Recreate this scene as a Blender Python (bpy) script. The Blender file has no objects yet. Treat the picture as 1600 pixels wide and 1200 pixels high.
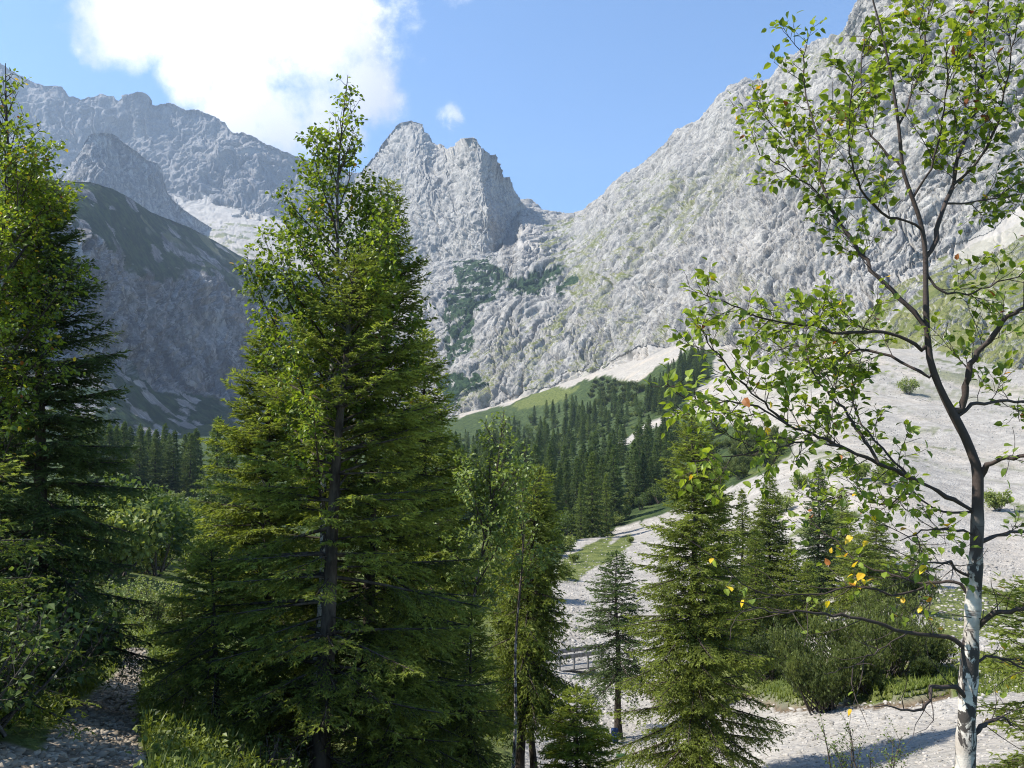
import bpy, math, random, os
import numpy as np
from mathutils import Vector, Matrix
SC = bpy.context.scene
COL = SC.collection
R = math.radians
rng = np.random.default_rng(7)
random.seed(7)

# ------------------------------------------------------------------ camera frame: a photo pixel and a distance give a point of the place
F = 1232.0
PITCH = math.atan(100 / F)
CP, SP = math.cos(PITCH), math.sin(PITCH)
def P(px, py, Y):
    px, py, Y = (np.asarray(a, float) for a in (px, py, Y))
    a = (px - 800) / F; b = -(py - 600) / F
    yd = CP - b * SP; zd = SP + b * CP
    k = Y / yd
    return np.stack(np.broadcast_arrays(a * k, Y, zd * k), -1)
def pix(p):
    p = np.asarray(p, float)
    f = p[..., 1] * CP + p[..., 2] * SP
    u = -p[..., 1] * SP + p[..., 2] * CP
    f = np.maximum(f, 1e-3)
    return 800 + F * p[..., 0] / f, 600 - F * u / f

# ------------------------------------------------------------------ noise
_perm = np.random.default_rng(3).permutation(256).astype(np.int32)
_g = np.random.default_rng(4).normal(size=(256, 3)).astype(np.float32)
_g /= np.linalg.norm(_g, axis=1)[:, None]
def pnoise(p):
    p = np.asarray(p, np.float32)
    i = np.floor(p).astype(np.int32); f = p - i
    w = f * f * f * (f * (f * 6 - 15) + 10)
    out = 0
    for dx in (0, 1):
        hx = _perm[(i[..., 0] + dx) & 255]; wx = w[..., 0] if dx else 1 - w[..., 0]
        for dy in (0, 1):
            hy = _perm[(hx + i[..., 1] + dy) & 255]; wy = w[..., 1] if dy else 1 - w[..., 1]
            for dz in (0, 1):
                h = _perm[(hy + i[..., 2] + dz) & 255]; wz = w[..., 2] if dz else 1 - w[..., 2]
                g = _g[h]
                out = out + wx * wy * wz * (g[..., 0] * (f[..., 0] - dx) + g[..., 1] * (f[..., 1] - dy) + g[..., 2] * (f[..., 2] - dz))
    return out * 1.6
def fbm(p, octv=4, gain=.5, lac=2.03):
    s, a = 0, 1.
    for k in range(octv):
        s = s + a * pnoise(p * lac ** k + 17.3 * k); a *= gain
    return s
def ridged(p, octv=3, gain=.5, lac=2.1):
    s, a = 0, 1.
    for k in range(octv):
        s = s + a * (1 - 2 * np.abs(pnoise(p * lac ** k + 31.7 * k))); a *= gain
    return s
def sstep(a, b, x):
    t = np.clip((x - a) / (b - a), 0, 1); return t * t * (3 - 2 * t)
def in_poly(x, y, poly):
    r = np.zeros(x.shape, bool); n = len(poly)
    for k in range(n):
        x0, y0 = poly[k]; x1, y1 = poly[(k + 1) % n]
        if y0 == y1: continue
        c = ((y0 > y) != (y1 > y)) & (x < (x1 - x0) * (y - y0) / (y1 - y0) + x0)
        r ^= c
    return r

# ------------------------------------------------------------------ objects
def tag(o, label=None, cat=None, group=None, kind=None):
    if label: o['label'] = label
    if cat: o['category'] = cat
    if group: o['group'] = group
    if kind: o['kind'] = kind
    return o
def new_mesh(name, verts, faces, mat, smooth=False, attrs=None, uniform=None):
    """verts (N,3); faces (M,k) int array; attrs {name: (N,) float or (N,4) colour}"""
    me = bpy.data.meshes.new(name)
    verts = np.ascontiguousarray(verts, np.float32); faces = np.ascontiguousarray(faces, np.int32)
    n, (m, k) = len(verts), faces.shape
    me.vertices.add(n); me.vertices.foreach_set('co', verts.ravel())
    me.loops.add(m * k); me.loops.foreach_set('vertex_index', faces.ravel())
    me.polygons.add(m)
    me.polygons.foreach_set('loop_start', np.arange(0, m * k, k, dtype=np.int32))
    if smooth: me.polygons.foreach_set('use_smooth', np.ones(m, bool))
    for an, av in (attrs or {}).items():
        av = np.asarray(av, np.float32)
        if av.ndim == 1:
            me.attributes.new(an, 'FLOAT', 'POINT').data.foreach_set('value', av)
        else:
            me.attributes.new(an, 'FLOAT_COLOR', 'POINT').data.foreach_set('color', av.ravel())
    me.update(calc_edges=True)
    for mm in (mat if isinstance(mat, (list, tuple)) else [mat]): me.materials.append(mm)
    return me
def link(name, me, parent=None, loc=None, rotz=0, scale=None):
    o = bpy.data.objects.new(name, me); COL.objects.link(o)
    if parent is not None: o.parent = parent
    if loc is not None: o.location = tuple(float(v) for v in loc)
    if rotz: o.rotation_euler = (0, 0, rotz)
    if scale is not None: o.scale = scale if isinstance(scale, tuple) else (scale,) * 3
    return o
def empty(name, loc, rotz=0):
    o = bpy.data.objects.new(name, None); COL.objects.link(o)
    o.location = tuple(float(v) for v in loc); o.rotation_euler = (0, 0, rotz)
    return o

# ------------------------------------------------------------------ node helpers
class NT:
    def __init__(s, tree): s.t = tree; s.n = tree.nodes; s.l = tree.links
    def node(s, kind, **kw):
        n = s.n.new(kind)
        for k, v in kw.items():
            if k.startswith('i_'):
                key = k[2:]
                n.inputs[int(key) if key.isdigit() else key.replace('__', ' ')].default_value = v
            else: setattr(n, k, v)
        return n
    def put(s, sock, v):
        if isinstance(v, bpy.types.NodeSocket): s.l.new(v, sock)
        else: sock.default_value = v
    def math(s, op, a, b=0., c=None, clamp=False):
        n = s.n.new('ShaderNodeMath'); n.operation = op; n.use_clamp = clamp
        s.put(n.inputs[0], a); s.put(n.inputs[1], b)
        if c is not None: s.put(n.inputs[2], c)
        return n.outputs[0]
    def mix(s, f, a, b, blend='MIX'):
        n = s.n.new('ShaderNodeMix'); n.data_type = 'RGBA'; n.blend_type = blend
        s.put(n.inputs[0], f)
        for sock, v in ((n.inputs[6], a), (n.inputs[7], b)):
            if isinstance(v, tuple) and len(v) == 3: v = (*v, 1)
            s.put(sock, v)
        return n.outputs[2]
    def noise(s, vec, scale, detail=4., rough=.55, dim='3D', dist=0.):
        n = s.n.new('ShaderNodeTexNoise'); n.noise_dimensions = dim
        n.inputs['Scale'].default_value = scale; n.inputs['Detail'].default_value = detail
        n.inputs['Roughness'].default_value = rough; n.inputs['Distortion'].default_value = dist
        if vec is not None: s.l.new(vec, n.inputs['Vector'])
        return n.outputs['Fac']
    def ramp(s, f, lo, hi, a=0., b=1.):
        n = s.n.new('ShaderNodeMapRange'); n.interpolation_type = 'SMOOTHSTEP'
        s.put(n.inputs[0], f)
        for k, v in zip((1, 2, 3, 4), (lo, hi, a, b)): n.inputs[k].default_value = v
        return n.outputs[0]
    def attr(s, name):
        n = s.n.new('ShaderNodeAttribute'); n.attribute_name = name; return n
    def bump(s, h, strength=.5, dist=1., normal=None):
        n = s.n.new('ShaderNodeBump'); n.inputs['Strength'].default_value = strength
        n.inputs['Distance'].default_value = dist; s.put(n.inputs['Height'], h)
        if normal is not None: s.l.new(normal, n.inputs['Normal'])
        return n.outputs[0]
    def scale(s, vec, v3):
        n = s.n.new('ShaderNodeVectorMath'); n.operation = 'MULTIPLY'
        s.l.new(vec, n.inputs[0]); n.inputs[1].default_value = v3; return n.outputs[0]
def material(name):
    m = bpy.data.materials.new(name); m.use_nodes = True
    m.node_tree.nodes.clear(); t = NT(m.node_tree)
    out = t.node('ShaderNodeOutputMaterial')
    return m, t, out
def diffuse_out(t, out, col, rough=.9, normal=None, spec=.15):
    b = t.node('ShaderNodeBsdfPrincipled'); t.put(b.inputs['Base Color'], col if not isinstance(col, tuple) else (*col, 1))
    t.put(b.inputs['Roughness'], rough); b.inputs['Specular IOR Level'].default_value = spec
    if normal is not None: t.l.new(normal, b.inputs['Normal'])
    t.l.new(b.outputs[0], out.inputs['Surface']); return b

# ------------------------------------------------------------------ materials of the setting
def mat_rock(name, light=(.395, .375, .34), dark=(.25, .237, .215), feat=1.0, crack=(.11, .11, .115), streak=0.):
    """limestone; attribute «mask»: R grass, G scree, B dwarf pine scrub"""
    m, t, out = material(name)
    geo = t.node('ShaderNodeNewGeometry'); pos = geo.outputs['Position']
    mk = t.node('ShaderNodeSeparateColor'); t.l.new(t.attr('mask').outputs['Color'], mk.inputs[0])
    n1 = t.noise(pos, .012 / feat, 5, .6); n2 = t.noise(t.scale(pos, (1, 1, .35)), .09 / feat, 6, .65)
    n3 = t.noise(pos, .3 / feat, 4, .6)
    rock = t.mix(t.ramp(n2, .38, .66), dark, light)
    rock = t.mix(t.math('MULTIPLY', t.ramp(n1, .5, .75), .45), rock, (.38, .35, .31))
    rock = t.mix(t.math('MULTIPLY', t.ramp(n3, .55, .75), .35), rock, (.20, .20, .20))
    warp = t.node('ShaderNodeVectorMath', operation='ADD'); wn = t.node('ShaderNodeTexNoise'); wn.inputs['Scale'].default_value = .04 / feat; t.l.new(pos, wn.inputs['Vector'])
    ws = t.node('ShaderNodeVectorMath', operation='SCALE'); t.l.new(wn.outputs['Color'], ws.inputs[0]); ws.inputs['Scale'].default_value = 26 * feat
    t.l.new(pos, warp.inputs[0]); t.l.new(ws.outputs[0], warp.inputs[1]); wp = warp.outputs[0]
    bed = t.attr('bed').outputs['Vector']        # thin tilted beds, where the face carries them
    bn = t.noise(t.scale(bed, (.16, .022, 1)), 1., 6, .68, dist=.3)
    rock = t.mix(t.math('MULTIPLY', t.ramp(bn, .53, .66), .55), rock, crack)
    bn2 = t.noise(t.scale(bed, (.05, .006, 1)), 1., 5, .6)
    rock = t.mix(t.math('MULTIPLY', t.ramp(bn2, .5, .66), .35), rock, dark)
    for sc_, wd_, st_ in ((.05, .030, .8), (.13, .045, .75), (.34, .05, .5)):       # joints and clefts, their shade painted dark into the stone colour
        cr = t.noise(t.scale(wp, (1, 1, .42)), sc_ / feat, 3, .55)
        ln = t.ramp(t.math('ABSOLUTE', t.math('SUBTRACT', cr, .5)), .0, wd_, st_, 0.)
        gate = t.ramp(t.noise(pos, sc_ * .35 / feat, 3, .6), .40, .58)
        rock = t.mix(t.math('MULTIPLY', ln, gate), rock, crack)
    if streak:                                # dark streaks running down the wall
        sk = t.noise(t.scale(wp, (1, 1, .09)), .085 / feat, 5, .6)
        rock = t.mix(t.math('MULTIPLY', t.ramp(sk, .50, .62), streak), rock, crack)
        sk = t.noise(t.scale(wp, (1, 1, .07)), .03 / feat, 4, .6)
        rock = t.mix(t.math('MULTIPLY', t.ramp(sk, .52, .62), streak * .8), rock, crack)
    scree = t.mix(t.ramp(t.noise(pos, .06 / feat, 6, .7), .35, .7), (.29, .268, .24), (.385, .357, .32))
    gcol = t.mix(t.ramp(t.noise(pos, .05 / feat, 5, .6), .35, .7), (.10, .115, .036), (.175, .172, .066))
    mcol = t.mix(t.ramp(t.noise(pos, .12 / feat, 6, .7), .38, .66), (.012, .028, .014), (.045, .075, .03))
    c = t.mix(mk.outputs[1], rock, scree)
    c = t.mix(mk.outputs[0], c, gcol)
    c = t.mix(mk.outputs[2], c, mcol)
    h = t.math('ADD', t.math('MULTIPLY', n2, 4. * feat), t.math('MULTIPLY', n3, 1.5 * feat))
    k = t.math('SUBTRACT', 1.0, t.math('MULTIPLY', mk.outputs[1], .85))
    nrm = t.bump(t.math('MULTIPLY', h, k), .9, 1.)
    diffuse_out(t, out, c, .95, nrm, .1)
    return m

def mat_terrain():
    """attribute «mask»: R meadow grass, G forest floor, B path stones; gravel elsewhere"""
    m, t, out = material('valley_ground')
    geo = t.node('ShaderNodeNewGeometry'); pos = geo.outputs['Position']
    mk = t.node('ShaderNodeSeparateColor'); t.l.new(t.attr('mask').outputs['Color'], mk.inputs[0])
    streak = t.noise(t.scale(pos, (.22, .035, .1)), 1., 7, .7, dist=.4)
    vor = t.node('ShaderNodeTexVoronoi'); vor.inputs['Scale'].default_value = 5.5; t.l.new(pos, vor.inputs['Vector'])
    vor2 = t.node('ShaderNodeTexVoronoi'); vor2.inputs['Scale'].default_value = 1.6; t.l.new(pos, vor2.inputs['Vector'])
    fine = t.noise(pos, 3., 7, .7); mid = t.noise(pos, .35, 6, .65); big = t.noise(pos, .03, 5, .6)
    g = t.mix(t.ramp(mid, .36, .66), (.265, .242, .212), (.385, .356, .313))
    g = t.mix(t.math('MULTIPLY', t.ramp(fine, .56, .7), .55), g, (.25, .24, .22))
    g = t.mix(t.math('MULTIPLY', t.ramp(big, .5, .68), .4), g, (.50, .41, .31))
    g = t.mix(t.math('MULTIPLY', t.ramp(streak, .50, .64), .55), g, (.27, .255, .225))
    g = t.mix(t.math('MULTIPLY', t.ramp(t.noise(pos, .9, 5, .75), .58, .66), .5), g, (.22, .21, .19))
    sc = t.node('ShaderNodeSeparateColor'); t.l.new(vor.outputs['Color'], sc.inputs[0])
    g = t.mix(t.math('MULTIPLY', t.ramp(sc.outputs[0], .8, .95), .4), g, (.30, .285, .27))
    grass = t.mix(t.ramp(t.noise(pos, .4, 7, .7), .35, .68), (.055, .075, .02), (.15, .165, .05))
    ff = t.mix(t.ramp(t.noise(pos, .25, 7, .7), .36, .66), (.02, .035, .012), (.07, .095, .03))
    ps = t.mix(t.ramp(sc.outputs[1], .2, .9), (.17, .145, .115), (.36, .315, .26))
    ps = t.mix(t.ramp(t.noise(pos, 1.3, 5, .6), .45, .65), ps, (.15, .12, .09))
    g = t.mix(t.attr('soil').outputs['Fac'], g, t.mix(t.ramp(fine, .4, .6), (.07, .05, .03), (.16, .12, .08)))
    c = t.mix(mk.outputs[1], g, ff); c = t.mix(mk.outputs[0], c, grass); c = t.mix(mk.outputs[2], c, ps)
    h = t.math('ADD', t.math('MULTIPLY', vor.outputs['Distance'], -.10), t.math('MULTIPLY', fine, .10))
    h = t.math('ADD', h, t.math('MULTIPLY', mid, .5))
    h = t.math('ADD', h, t.math('MULTIPLY', vor2.outputs['Distance'], -.15))
    diffuse_out(t, out, c, .95, t.bump(h, .8, 1.), .1)
    return m

# ------------------------------------------------------------------ valley floor: one sheet fitted through surveyed points
SURVEY = """
-150 1150 6;-150 1010 15;-150 880 40;-150 775 120;-150 715 300;-150 640 700;-500 1100 9;-500 960 20;-500 800 60;-500 700 200
140 1200 6.5;170 1100 10.5;212 1050 15;213 1015 19;213 960 27;215 900 45;205 850 80;200 790 150;200 735 300;230 705 480;250 690 700
338 1165 9;270 1195 7.3;500 1235 9;480 1090 20;500 950 50;500 850 110;500 780 200;500 725 400;500 695 700
735 1245 11;735 1150 22;735 1010 45;735 890 90;735 810 180;735 710 450;735 650 850;600 680 800
820 1222 16;971 1232 24;965 1150 36;965 1010 60;930 900 95;930 845 140;900 830 160;900 790 210;900 725 330;900 680 480;880 640 650;880 605 800
1085 1270 20;1085 1110 38;1085 910 85;1085 815 140;1085 730 240;1085 640 400;1085 560 560;1085 535 650
1200 1200 22;1200 1120 30;1200 960 60;1200 850 95;1200 755 140;1200 690 200;1200 600 350;1200 568 500
1350 1200 19;1350 1120 25.5;1350 955 45;1350 850 75;1350 750 120;1350 650 210;1350 565 320;1350 540 430
1500 1290 3.6;1500 1200 12;1500 1125 22;1500 1000 38;1500 900 65;1500 800 105;1500 700 165;1500 620 250;1500 560 340;1500 545 430
1750 1200 10;1750 1100 21;1750 990 36;1750 800 100;1750 700 155;1750 570 310;1750 550 400;2200 1150 14;2200 700 120;2200 520 300
1000 1300 8;1250 1310 8;1000 1260 14;1250 1250 14
"""
pts = np.array([[float(v) for v in s.split()] for s in SURVEY.replace('\n', ';').split(';') if s.strip()])
W3 = P(pts[:, 0], pts[:, 1], pts[:, 2])
near = np.array([[x, y, -1.62 + .02 * y - .03 * abs(x)] for x in (-9, -4, 0, 4, 9) for y in (-5, -1.5, 1.2)])
farp = P(np.array([-300, 200, 800, 1300, 1900, 200, 900]), np.array([600, 640, 560, 500, 480, 640, 590]), np.array([1600, 1600, 1800, 900, 700, 1000, 1100]))
CTRL = np.concatenate([W3, near, farp])
def feat(x, y): return np.stack([x / (y + 8) * 2.2, np.log(y + 8)], -1)
_cf = feat(CTRL[:, 0], CTRL[:, 1]); _cv = CTRL[:, 2] / (CTRL[:, 1] + 8)
def _k(a, b):
    d2 = ((a[:, None] - b[None]) ** 2).sum(-1); return d2 * np.log(d2 + 1e-9) * .5
_n = len(_cf)
_A = np.zeros((_n + 3, _n + 3)); _A[:_n, :_n] = _k(_cf, _cf) - .004 * np.eye(_n)
_A[:_n, _n:] = np.c_[np.ones(_n), _cf]; _A[_n:, :_n] = _A[:_n, _n:].T
_w = np.linalg.solve(_A, np.r_[_cv, 0, 0, 0])
TURF = [(1020, 1085), (1060, 1050), (1160, 1030), (1500, 1040), (1485, 1088), (1420, 1097), (1330, 1096), (1240, 1108), (1160, 1085), (1100, 1100)]
def ground_base(x, y):
    x = np.asarray(x, float); y = np.asarray(y, float); sh = np.broadcast(x, y).shape
    x = np.broadcast_to(x, sh).ravel(); y = np.broadcast_to(y, sh).ravel()
    out = np.empty(len(x))
    for s in range(0, len(x), 40000):
        f = feat(x[s:s + 40000], y[s:s + 40000])
        out[s:s + 40000] = (_k(f, _cf) @ _w[:_n] + _w[_n] + f @ _w[_n + 1:]) * (y[s:s + 40000] + 8)
    return out.reshape(sh)
def ground(x, y):
    z = ground_base(x, y)
    x = np.asarray(x, float); y = np.asarray(y, float)
    p3 = np.stack(np.broadcast_arrays(x, y, 0 * x), -1)
    r = np.hypot(x, y)
    z = z + fbm(p3 / 9, 3) * .28 * sstep(8, 30, r) + fbm(p3 / 45, 3) * 1.1 * sstep(60, 200, r) + fbm(p3 / 1.3, 3) * .05
    z = z + ridged(np.stack(np.broadcast_arrays(x / 14, y / 60, 0 * x), -1), 2) * .5 * sstep(70, 160, r)
    qx, qy = pix(np.stack(np.broadcast_arrays(x, y, z), -1))
    qx = qx + fbm(p3 / 1.5, 3) * 9
    qy = qy + fbm(p3 / 1.5 + 9, 3) * 9
    turf = in_poly(qx, qy, TURF) & (r > 15) & (r < 60)
    return z + .38 * turf
def on_ground(px, py, Y):
    """the point of the valley floor at distance Y under photo column px (py only gives the slight tilt of the column)"""
    p = P(px, py, Y); return np.array([p[0], p[1], float(ground(p[0], p[1]))])
def ray_ground(px, py, lo=2., hi=1200.):
    """first point of the valley floor along a line of sight"""
    Y = np.geomspace(lo, hi, 900); p = P(px, py, Y)
    d = p[:, 2] - ground(p[:, 0], p[:, 1])
    k = np.argmax(d < 0) if (d < 0).any() else len(Y) - 1
    return np.array([p[k, 0], p[k, 1], float(ground(p[k, 0], p[k, 1]))])

PATH = [(60, 1215), (70, 1160), (110, 1110), (150, 1080), (188, 1050), (193, 1030), (200, 1013), (228, 1013), (229, 1030), (222, 1050), (215, 1080), (212, 1110), (216, 1150), (226, 1215)]
GREEN = [(-900, 560), (650, 640), (720, 655), (790, 630), (880, 603), (930, 590), (990, 596), (1030, 576), (1075, 546), (1122, 552), (1114, 590), (1070, 628), (1088, 655), (1180, 666), (1240, 690), (1238, 716), (1120, 775), (1000, 815), (890, 850), (862, 905), (852, 1010), (815, 1110), (790, 1500), (-900, 1500)]
STRIPS = [[(868, 902), (890, 874), (985, 836), (992, 848), (905, 908)], [(880, 870), (960, 835), (950, 850), (890, 880)], [(1225, 835), (1300, 800), (1345, 798), (1335, 812), (1260, 838)], [(1420, 925), (1600, 915), (1620, 965), (1480, 1010), (1420, 960)], [(800, 630), (880, 603), (915, 598), (880, 625), (820, 640)],
          [(1480, 1040), (1640, 1000), (1640, 1080), (1500, 1090)], [(1130, 640), (1160, 640), (1150, 655)], [(1020, 1500), (900, 1240), (960, 1205), (1010, 1235), (1150, 1330), (1200, 1500)]]
BARE = [[(960, 690), (1000, 668), (1062, 642), (1072, 650), (1010, 676), (975, 694)]]
SHEET = {}
def ground_quick(x, y):
    """height of the finished sheet, looked up in its own grid"""
    tt, yy, Z = SHEET['t'], SHEET['y'], SHEET['z']
    u = np.clip((x / (y + 8) - tt[0]) / (tt[1] - tt[0]), 0, len(tt) - 1.001); v = np.clip(np.interp(y, yy, np.arange(len(yy))), 0, len(yy) - 1.001)
    i, j = u.astype(int), v.astype(int); a, b = u - i, v - j
    return (Z[j, i] * (1 - a) + Z[j, i + 1] * a) * (1 - b) + (Z[j + 1, i] * (1 - a) + Z[j + 1, i + 1] * a) * b
def build_terrain():
    nt, ny = 620, 760
    tt = np.linspace(-1.0, 1.0, nt) * 1.15
    yy = np.r_[np.linspace(-6, 2, 40), 2 + np.geomspace(.02, 2200, ny - 40)]
    T, Yg = np.meshgrid(tt, yy)
    X = T * (Yg + 8)
    Z = ground(X, Yg)
    V = np.stack([X, Yg, Z], -1)
    SHEET['t'], SHEET['y'], SHEET['z'] = tt, yy, Z
    qx, qy = pix(V)
    n1 = fbm(V / np.maximum(Yg, 3)[..., None] * 22, 4); n2 = fbm(V / np.maximum(Yg, 3)[..., None] * 22 + 50, 4)
    ax, ay = qx + n1 * 14, qy + n2 * 9
    green = in_poly(ax, ay, GREEN).astype(float)
    green[(Yg < 4)] = 1
    bare = np.zeros_like(green)
    for b in BARE: bare = np.maximum(bare, in_poly(ax, ay, b))
    green *= 1 - bare
    grass = np.zeros_like(green)
    for s in STRIPS: grass = np.maximum(grass, in_poly(ax, ay, s))
    grass = np.maximum(grass, in_poly(ax, ay, TURF) & (Yg > 15))
    far = sstep(60, 110, Yg)
    run = fbm(np.stack([X / 9 + Yg / 50, Yg / 60, Z / 40], -1) + 3, 5, .6)
    tuft = sstep(.30, .42, run) * sstep(70, 110, Yg) * sstep(1150, 1230, qx) * (.35 + .65 * sstep(640, 560, qy)) * (Yg < 420)
    grass = np.maximum(grass, tuft * .75)
    grass = np.maximum(grass, green * (1 - far) * 1.0)
    grass = np.maximum(grass, (fbm(V / 8, 4) > .62) * sstep(60, 90, Yg) * (1 - sstep(150, 230, Yg)) * .8)
    patht = in_poly(qx + n1 * 7, qy + n2 * 3, PATH) & (Yg < 24) & (Yg > 2)
    patht = np.maximum(patht, (np.abs(X + 3.55 * (Yg / 6.5) ** .8) < .55) & (Yg < 6.6))
    tf = (in_poly(ax, ay, TURF) & (Yg > 15) & (Yg < 60)); dil = tf.copy()
    for sh in ((1, 0), (-1, 0), (0, 1), (0, -1), (-2, 0), (-1, 1), (-1, -1)): dil |= np.roll(tf, sh, (0, 1))
    soil = (dil & ~tf).astype(float)
    mask = np.stack([grass, green, patht, np.ones_like(green)], -1)
    idx = np.arange(nt * ny).reshape(ny, nt)
    faces = np.stack([idx[:-1, :-1], idx[:-1, 1:], idx[1:, 1:], idx[1:, :-1]], -1).reshape(-1, 4)
    me = new_mesh('ground', V.reshape(-1, 3), faces, mat_terrain(), True, {'mask': mask.reshape(-1, 4), 'soil': soil.ravel()})
    tag(link('ground', me), 'valley floor of pale gravel with green banks and a stony path', kind='structure')
build_terrain()

# ------------------------------------------------------------------ mountains: sheets lofted between rails of real depth, then weathered
def smooth_interp(xq, x, y):
    """monotone-ish cubic (Catmull-Rom) interpolation"""
    x = np.asarray(x, float); y = np.asarray(y, float)
    if len(x) < 3: return np.interp(xq, x, y)
    d = np.diff(y) / np.diff(x)
    m = np.r_[d[0], np.where(d[:-1] * d[1:] > 0, 2 * d[:-1] * d[1:] / (d[:-1] + d[1:] + 1e-30), 0), d[-1]]
    k = np.clip(np.searchsorted(x, xq) - 1, 0, len(x) - 2)
    h = x[k + 1] - x[k]; t = np.clip((xq - x[k]) / h, 0, 1)
    return (1 + 2 * t) * (1 - t) ** 2 * y[k] + t * (1 - t) ** 2 * h * m[k] + t * t * (3 - 2 * t) * y[k + 1] + t * t * (t - 1) * h * m[k + 1]
def loft(rails, nu, rows, back=(600, .75), sharp=()):
    """rails bottom to top, each a list of (px, py, Y); rows: grid rows between successive rails"""
    u = np.linspace(0, 1, nu); R3 = []
    for k, r in enumerate(rails):
        r = np.array(r, float)
        px = r[0, 0] + (r[-1, 0] - r[0, 0]) * u
        f = np.interp if k in sharp else smooth_interp
        R3.append(P(px, f(px, r[:, 0], r[:, 1]), smooth_interp(px, r[:, 0], r[:, 2])))
    top = R3[-1]; bk = top.copy(); s = (top[:, 1] + back[0]) / top[:, 1]
    bk[:, 0] *= s; bk[:, 1] *= s; bk[:, 2] = top[:, 2] - back[0] * back[1]
    R3.append(bk)
    R3 = np.array(R3); nr = len(R3)
    vpos = np.concatenate([np.linspace(k, k + 1, n, endpoint=False) for k, n in enumerate(list(rows) + [12])] + [[nr - 1]])
    G = np.empty((len(vpos), nu, 3)); vk = np.arange(nr)
    nfront = vpos <= nr - 2 + 1e-9
    for j, v in enumerate(vpos):
        k = min(int(v), nr - 2); t = v - k
        if k >= nr - 2: G[j] = R3[k] * (1 - t) + R3[k + 1] * t
        else:
            a, b = R3[k], R3[k + 1]; ma = (R3[min(k + 1, nr - 2)] - R3[max(k - 1, 0)]) / (2 if 0 < k else 1); mb = (R3[min(k + 2, nr - 2)] - R3[k]) / (2 if k + 2 <= nr - 2 else 1)
            G[j] = (1 + 2 * t) * (1 - t) ** 2 * a + t * (1 - t) ** 2 * ma * .8 + t * t * (3 - 2 * t) * b + t * t * (t - 1) * mb * .8
    return G, vpos / (nr - 2)
def normals(G):
    du = np.gradient(G, axis=1); dv = np.gradient(G, axis=0)
    n = np.cross(du, dv); n /= np.linalg.norm(n, axis=-1)[..., None] + 1e-9
    return n
def grid_mesh(name, G, mat, mask, label, bed=None):
    nv, nu = G.shape[:2]; idx = np.arange(nv * nu).reshape(nv, nu)
    faces = np.stack([idx[:-1, :-1], idx[:-1, 1:], idx[1:, 1:], idx[1:, :-1]], -1).reshape(-1, 4)
    m4 = np.concatenate([mask, np.ones((*mask.shape[:2], 1))], -1)
    at_ = {'mask': m4.reshape(-1, 4)}
    if bed is not None: at_['bed'] = bed.reshape(-1, 4)
    return tag(link(name, new_mesh(name, G.reshape(-1, 3), faces, mat, False, at_)), label, kind='structure')
def weather(G, v, amps, flute=None, keep=.35, seed=0, skew=0., cracks=(), strata=None, soft=None):
    """amps: (wavelength m, amplitude m) pairs; flute: (width, height, amp) gullies running down the face; cracks: (width, depth) narrow clefts"""
    n = normals(G); v2 = v[:, None]
    calm = 1 - (1 - keep) * sstep(.8, .99, v2) * (v2 <= 1.001)
    calm = np.where(v2 > 1.001, keep * (1 - sstep(1., 1.06, v2)), calm); edge_off = np.where(v2 > 1.001, 1 - sstep(1., 1.06, v2), 1.)
    fine = 2.6 * np.linalg.norm(G, axis=-1) / 1000       # nothing finer than the sheet can carry
    near = np.clip(fine / 2.6 * 1.05, .3, 1)
    d = 0
    for k, (wl, am) in enumerate(amps):
        q = G * np.array([1, 1, .6]) / wl + 13.7 * seed + 5.1 * k
        d = d + am * (-ridged(q, 2) * .28 + pnoise(q * 1.3 + 3) * .8) * (calm if wl > 40 else 1) * sstep(fine, 2 * fine, wl) * (1 if wl < 15 else np.clip(fine / 2.6 * 1.15, .3, 1))
    hh = G[..., 2]
    row = G[len(v) // 3]
    s = np.r_[0, np.cumsum(np.linalg.norm(np.diff(row, axis=0), axis=-1))][None] + hh * skew
    if flute:
        w, h, am = flute
        ss = s + pnoise(G / 60 + seed) * w * 2
        d = d + am * near * (.4 - ridged(np.stack([ss / w, hh / h, 0 * hh + seed * 3.3], -1), 3, .55) * .7) * (calm * .6 + .4)
    if strata:                                # tilted beds: long benches and overlaps rising along the wall
        s0 = s - hh * skew
        for w, l, am, dip in strata:
            ac, al = hh - dip * s0 + pnoise(G / (w * 2.5) + 2) * w * .5, s0 + dip * hh
            q = np.stack([ac / w, al / l, 0 * ac + seed + w], -1)
            saw = ac / w - np.floor(ac / w)
            d = d + am * near * (ridged(q, 2) * .5 + (saw - .5) * .8 * sstep(-.3, .3, pnoise(q * np.array([.5, 1.3, 1]) + 4)))
    for k, (w, dep) in enumerate(cracks):
        wob = pnoise(G / (w * 3) + seed + k) * w * 1.6
        q = np.stack([(s + wob) / w, (hh + wob) / (w * 2.6), 0 * hh + 7.7 * k + seed], -1)
        d = d - dep * sstep(.16, .0, np.abs(pnoise(q))) * sstep(-.25, .25, pnoise(q * .37 + 9)) * sstep(fine, 2 * fine, w * .8)
    if soft:                                  # talus and grassy slopes are smoother than the rock
        polys, f = soft; a, b = pix(G); a = a + fbm(G / 60 + 1, 3) * 22; b = b + fbm(G / 60 + 5, 3) * 16
        for poly in polys: d = np.where(in_poly(a, b, poly), d * f, d)
    return G + n * (d * edge_off)[..., None]

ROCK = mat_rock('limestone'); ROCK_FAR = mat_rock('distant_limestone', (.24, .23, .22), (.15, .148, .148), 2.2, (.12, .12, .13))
ROCK_SHADE = mat_rock('shaded_cliff_limestone', (.36, .345, .33), (.165, .16, .155), 1.5, (.045, .045, .05), .6)  # copy for the shaded cliffs, some of their shade put into the colour

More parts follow.
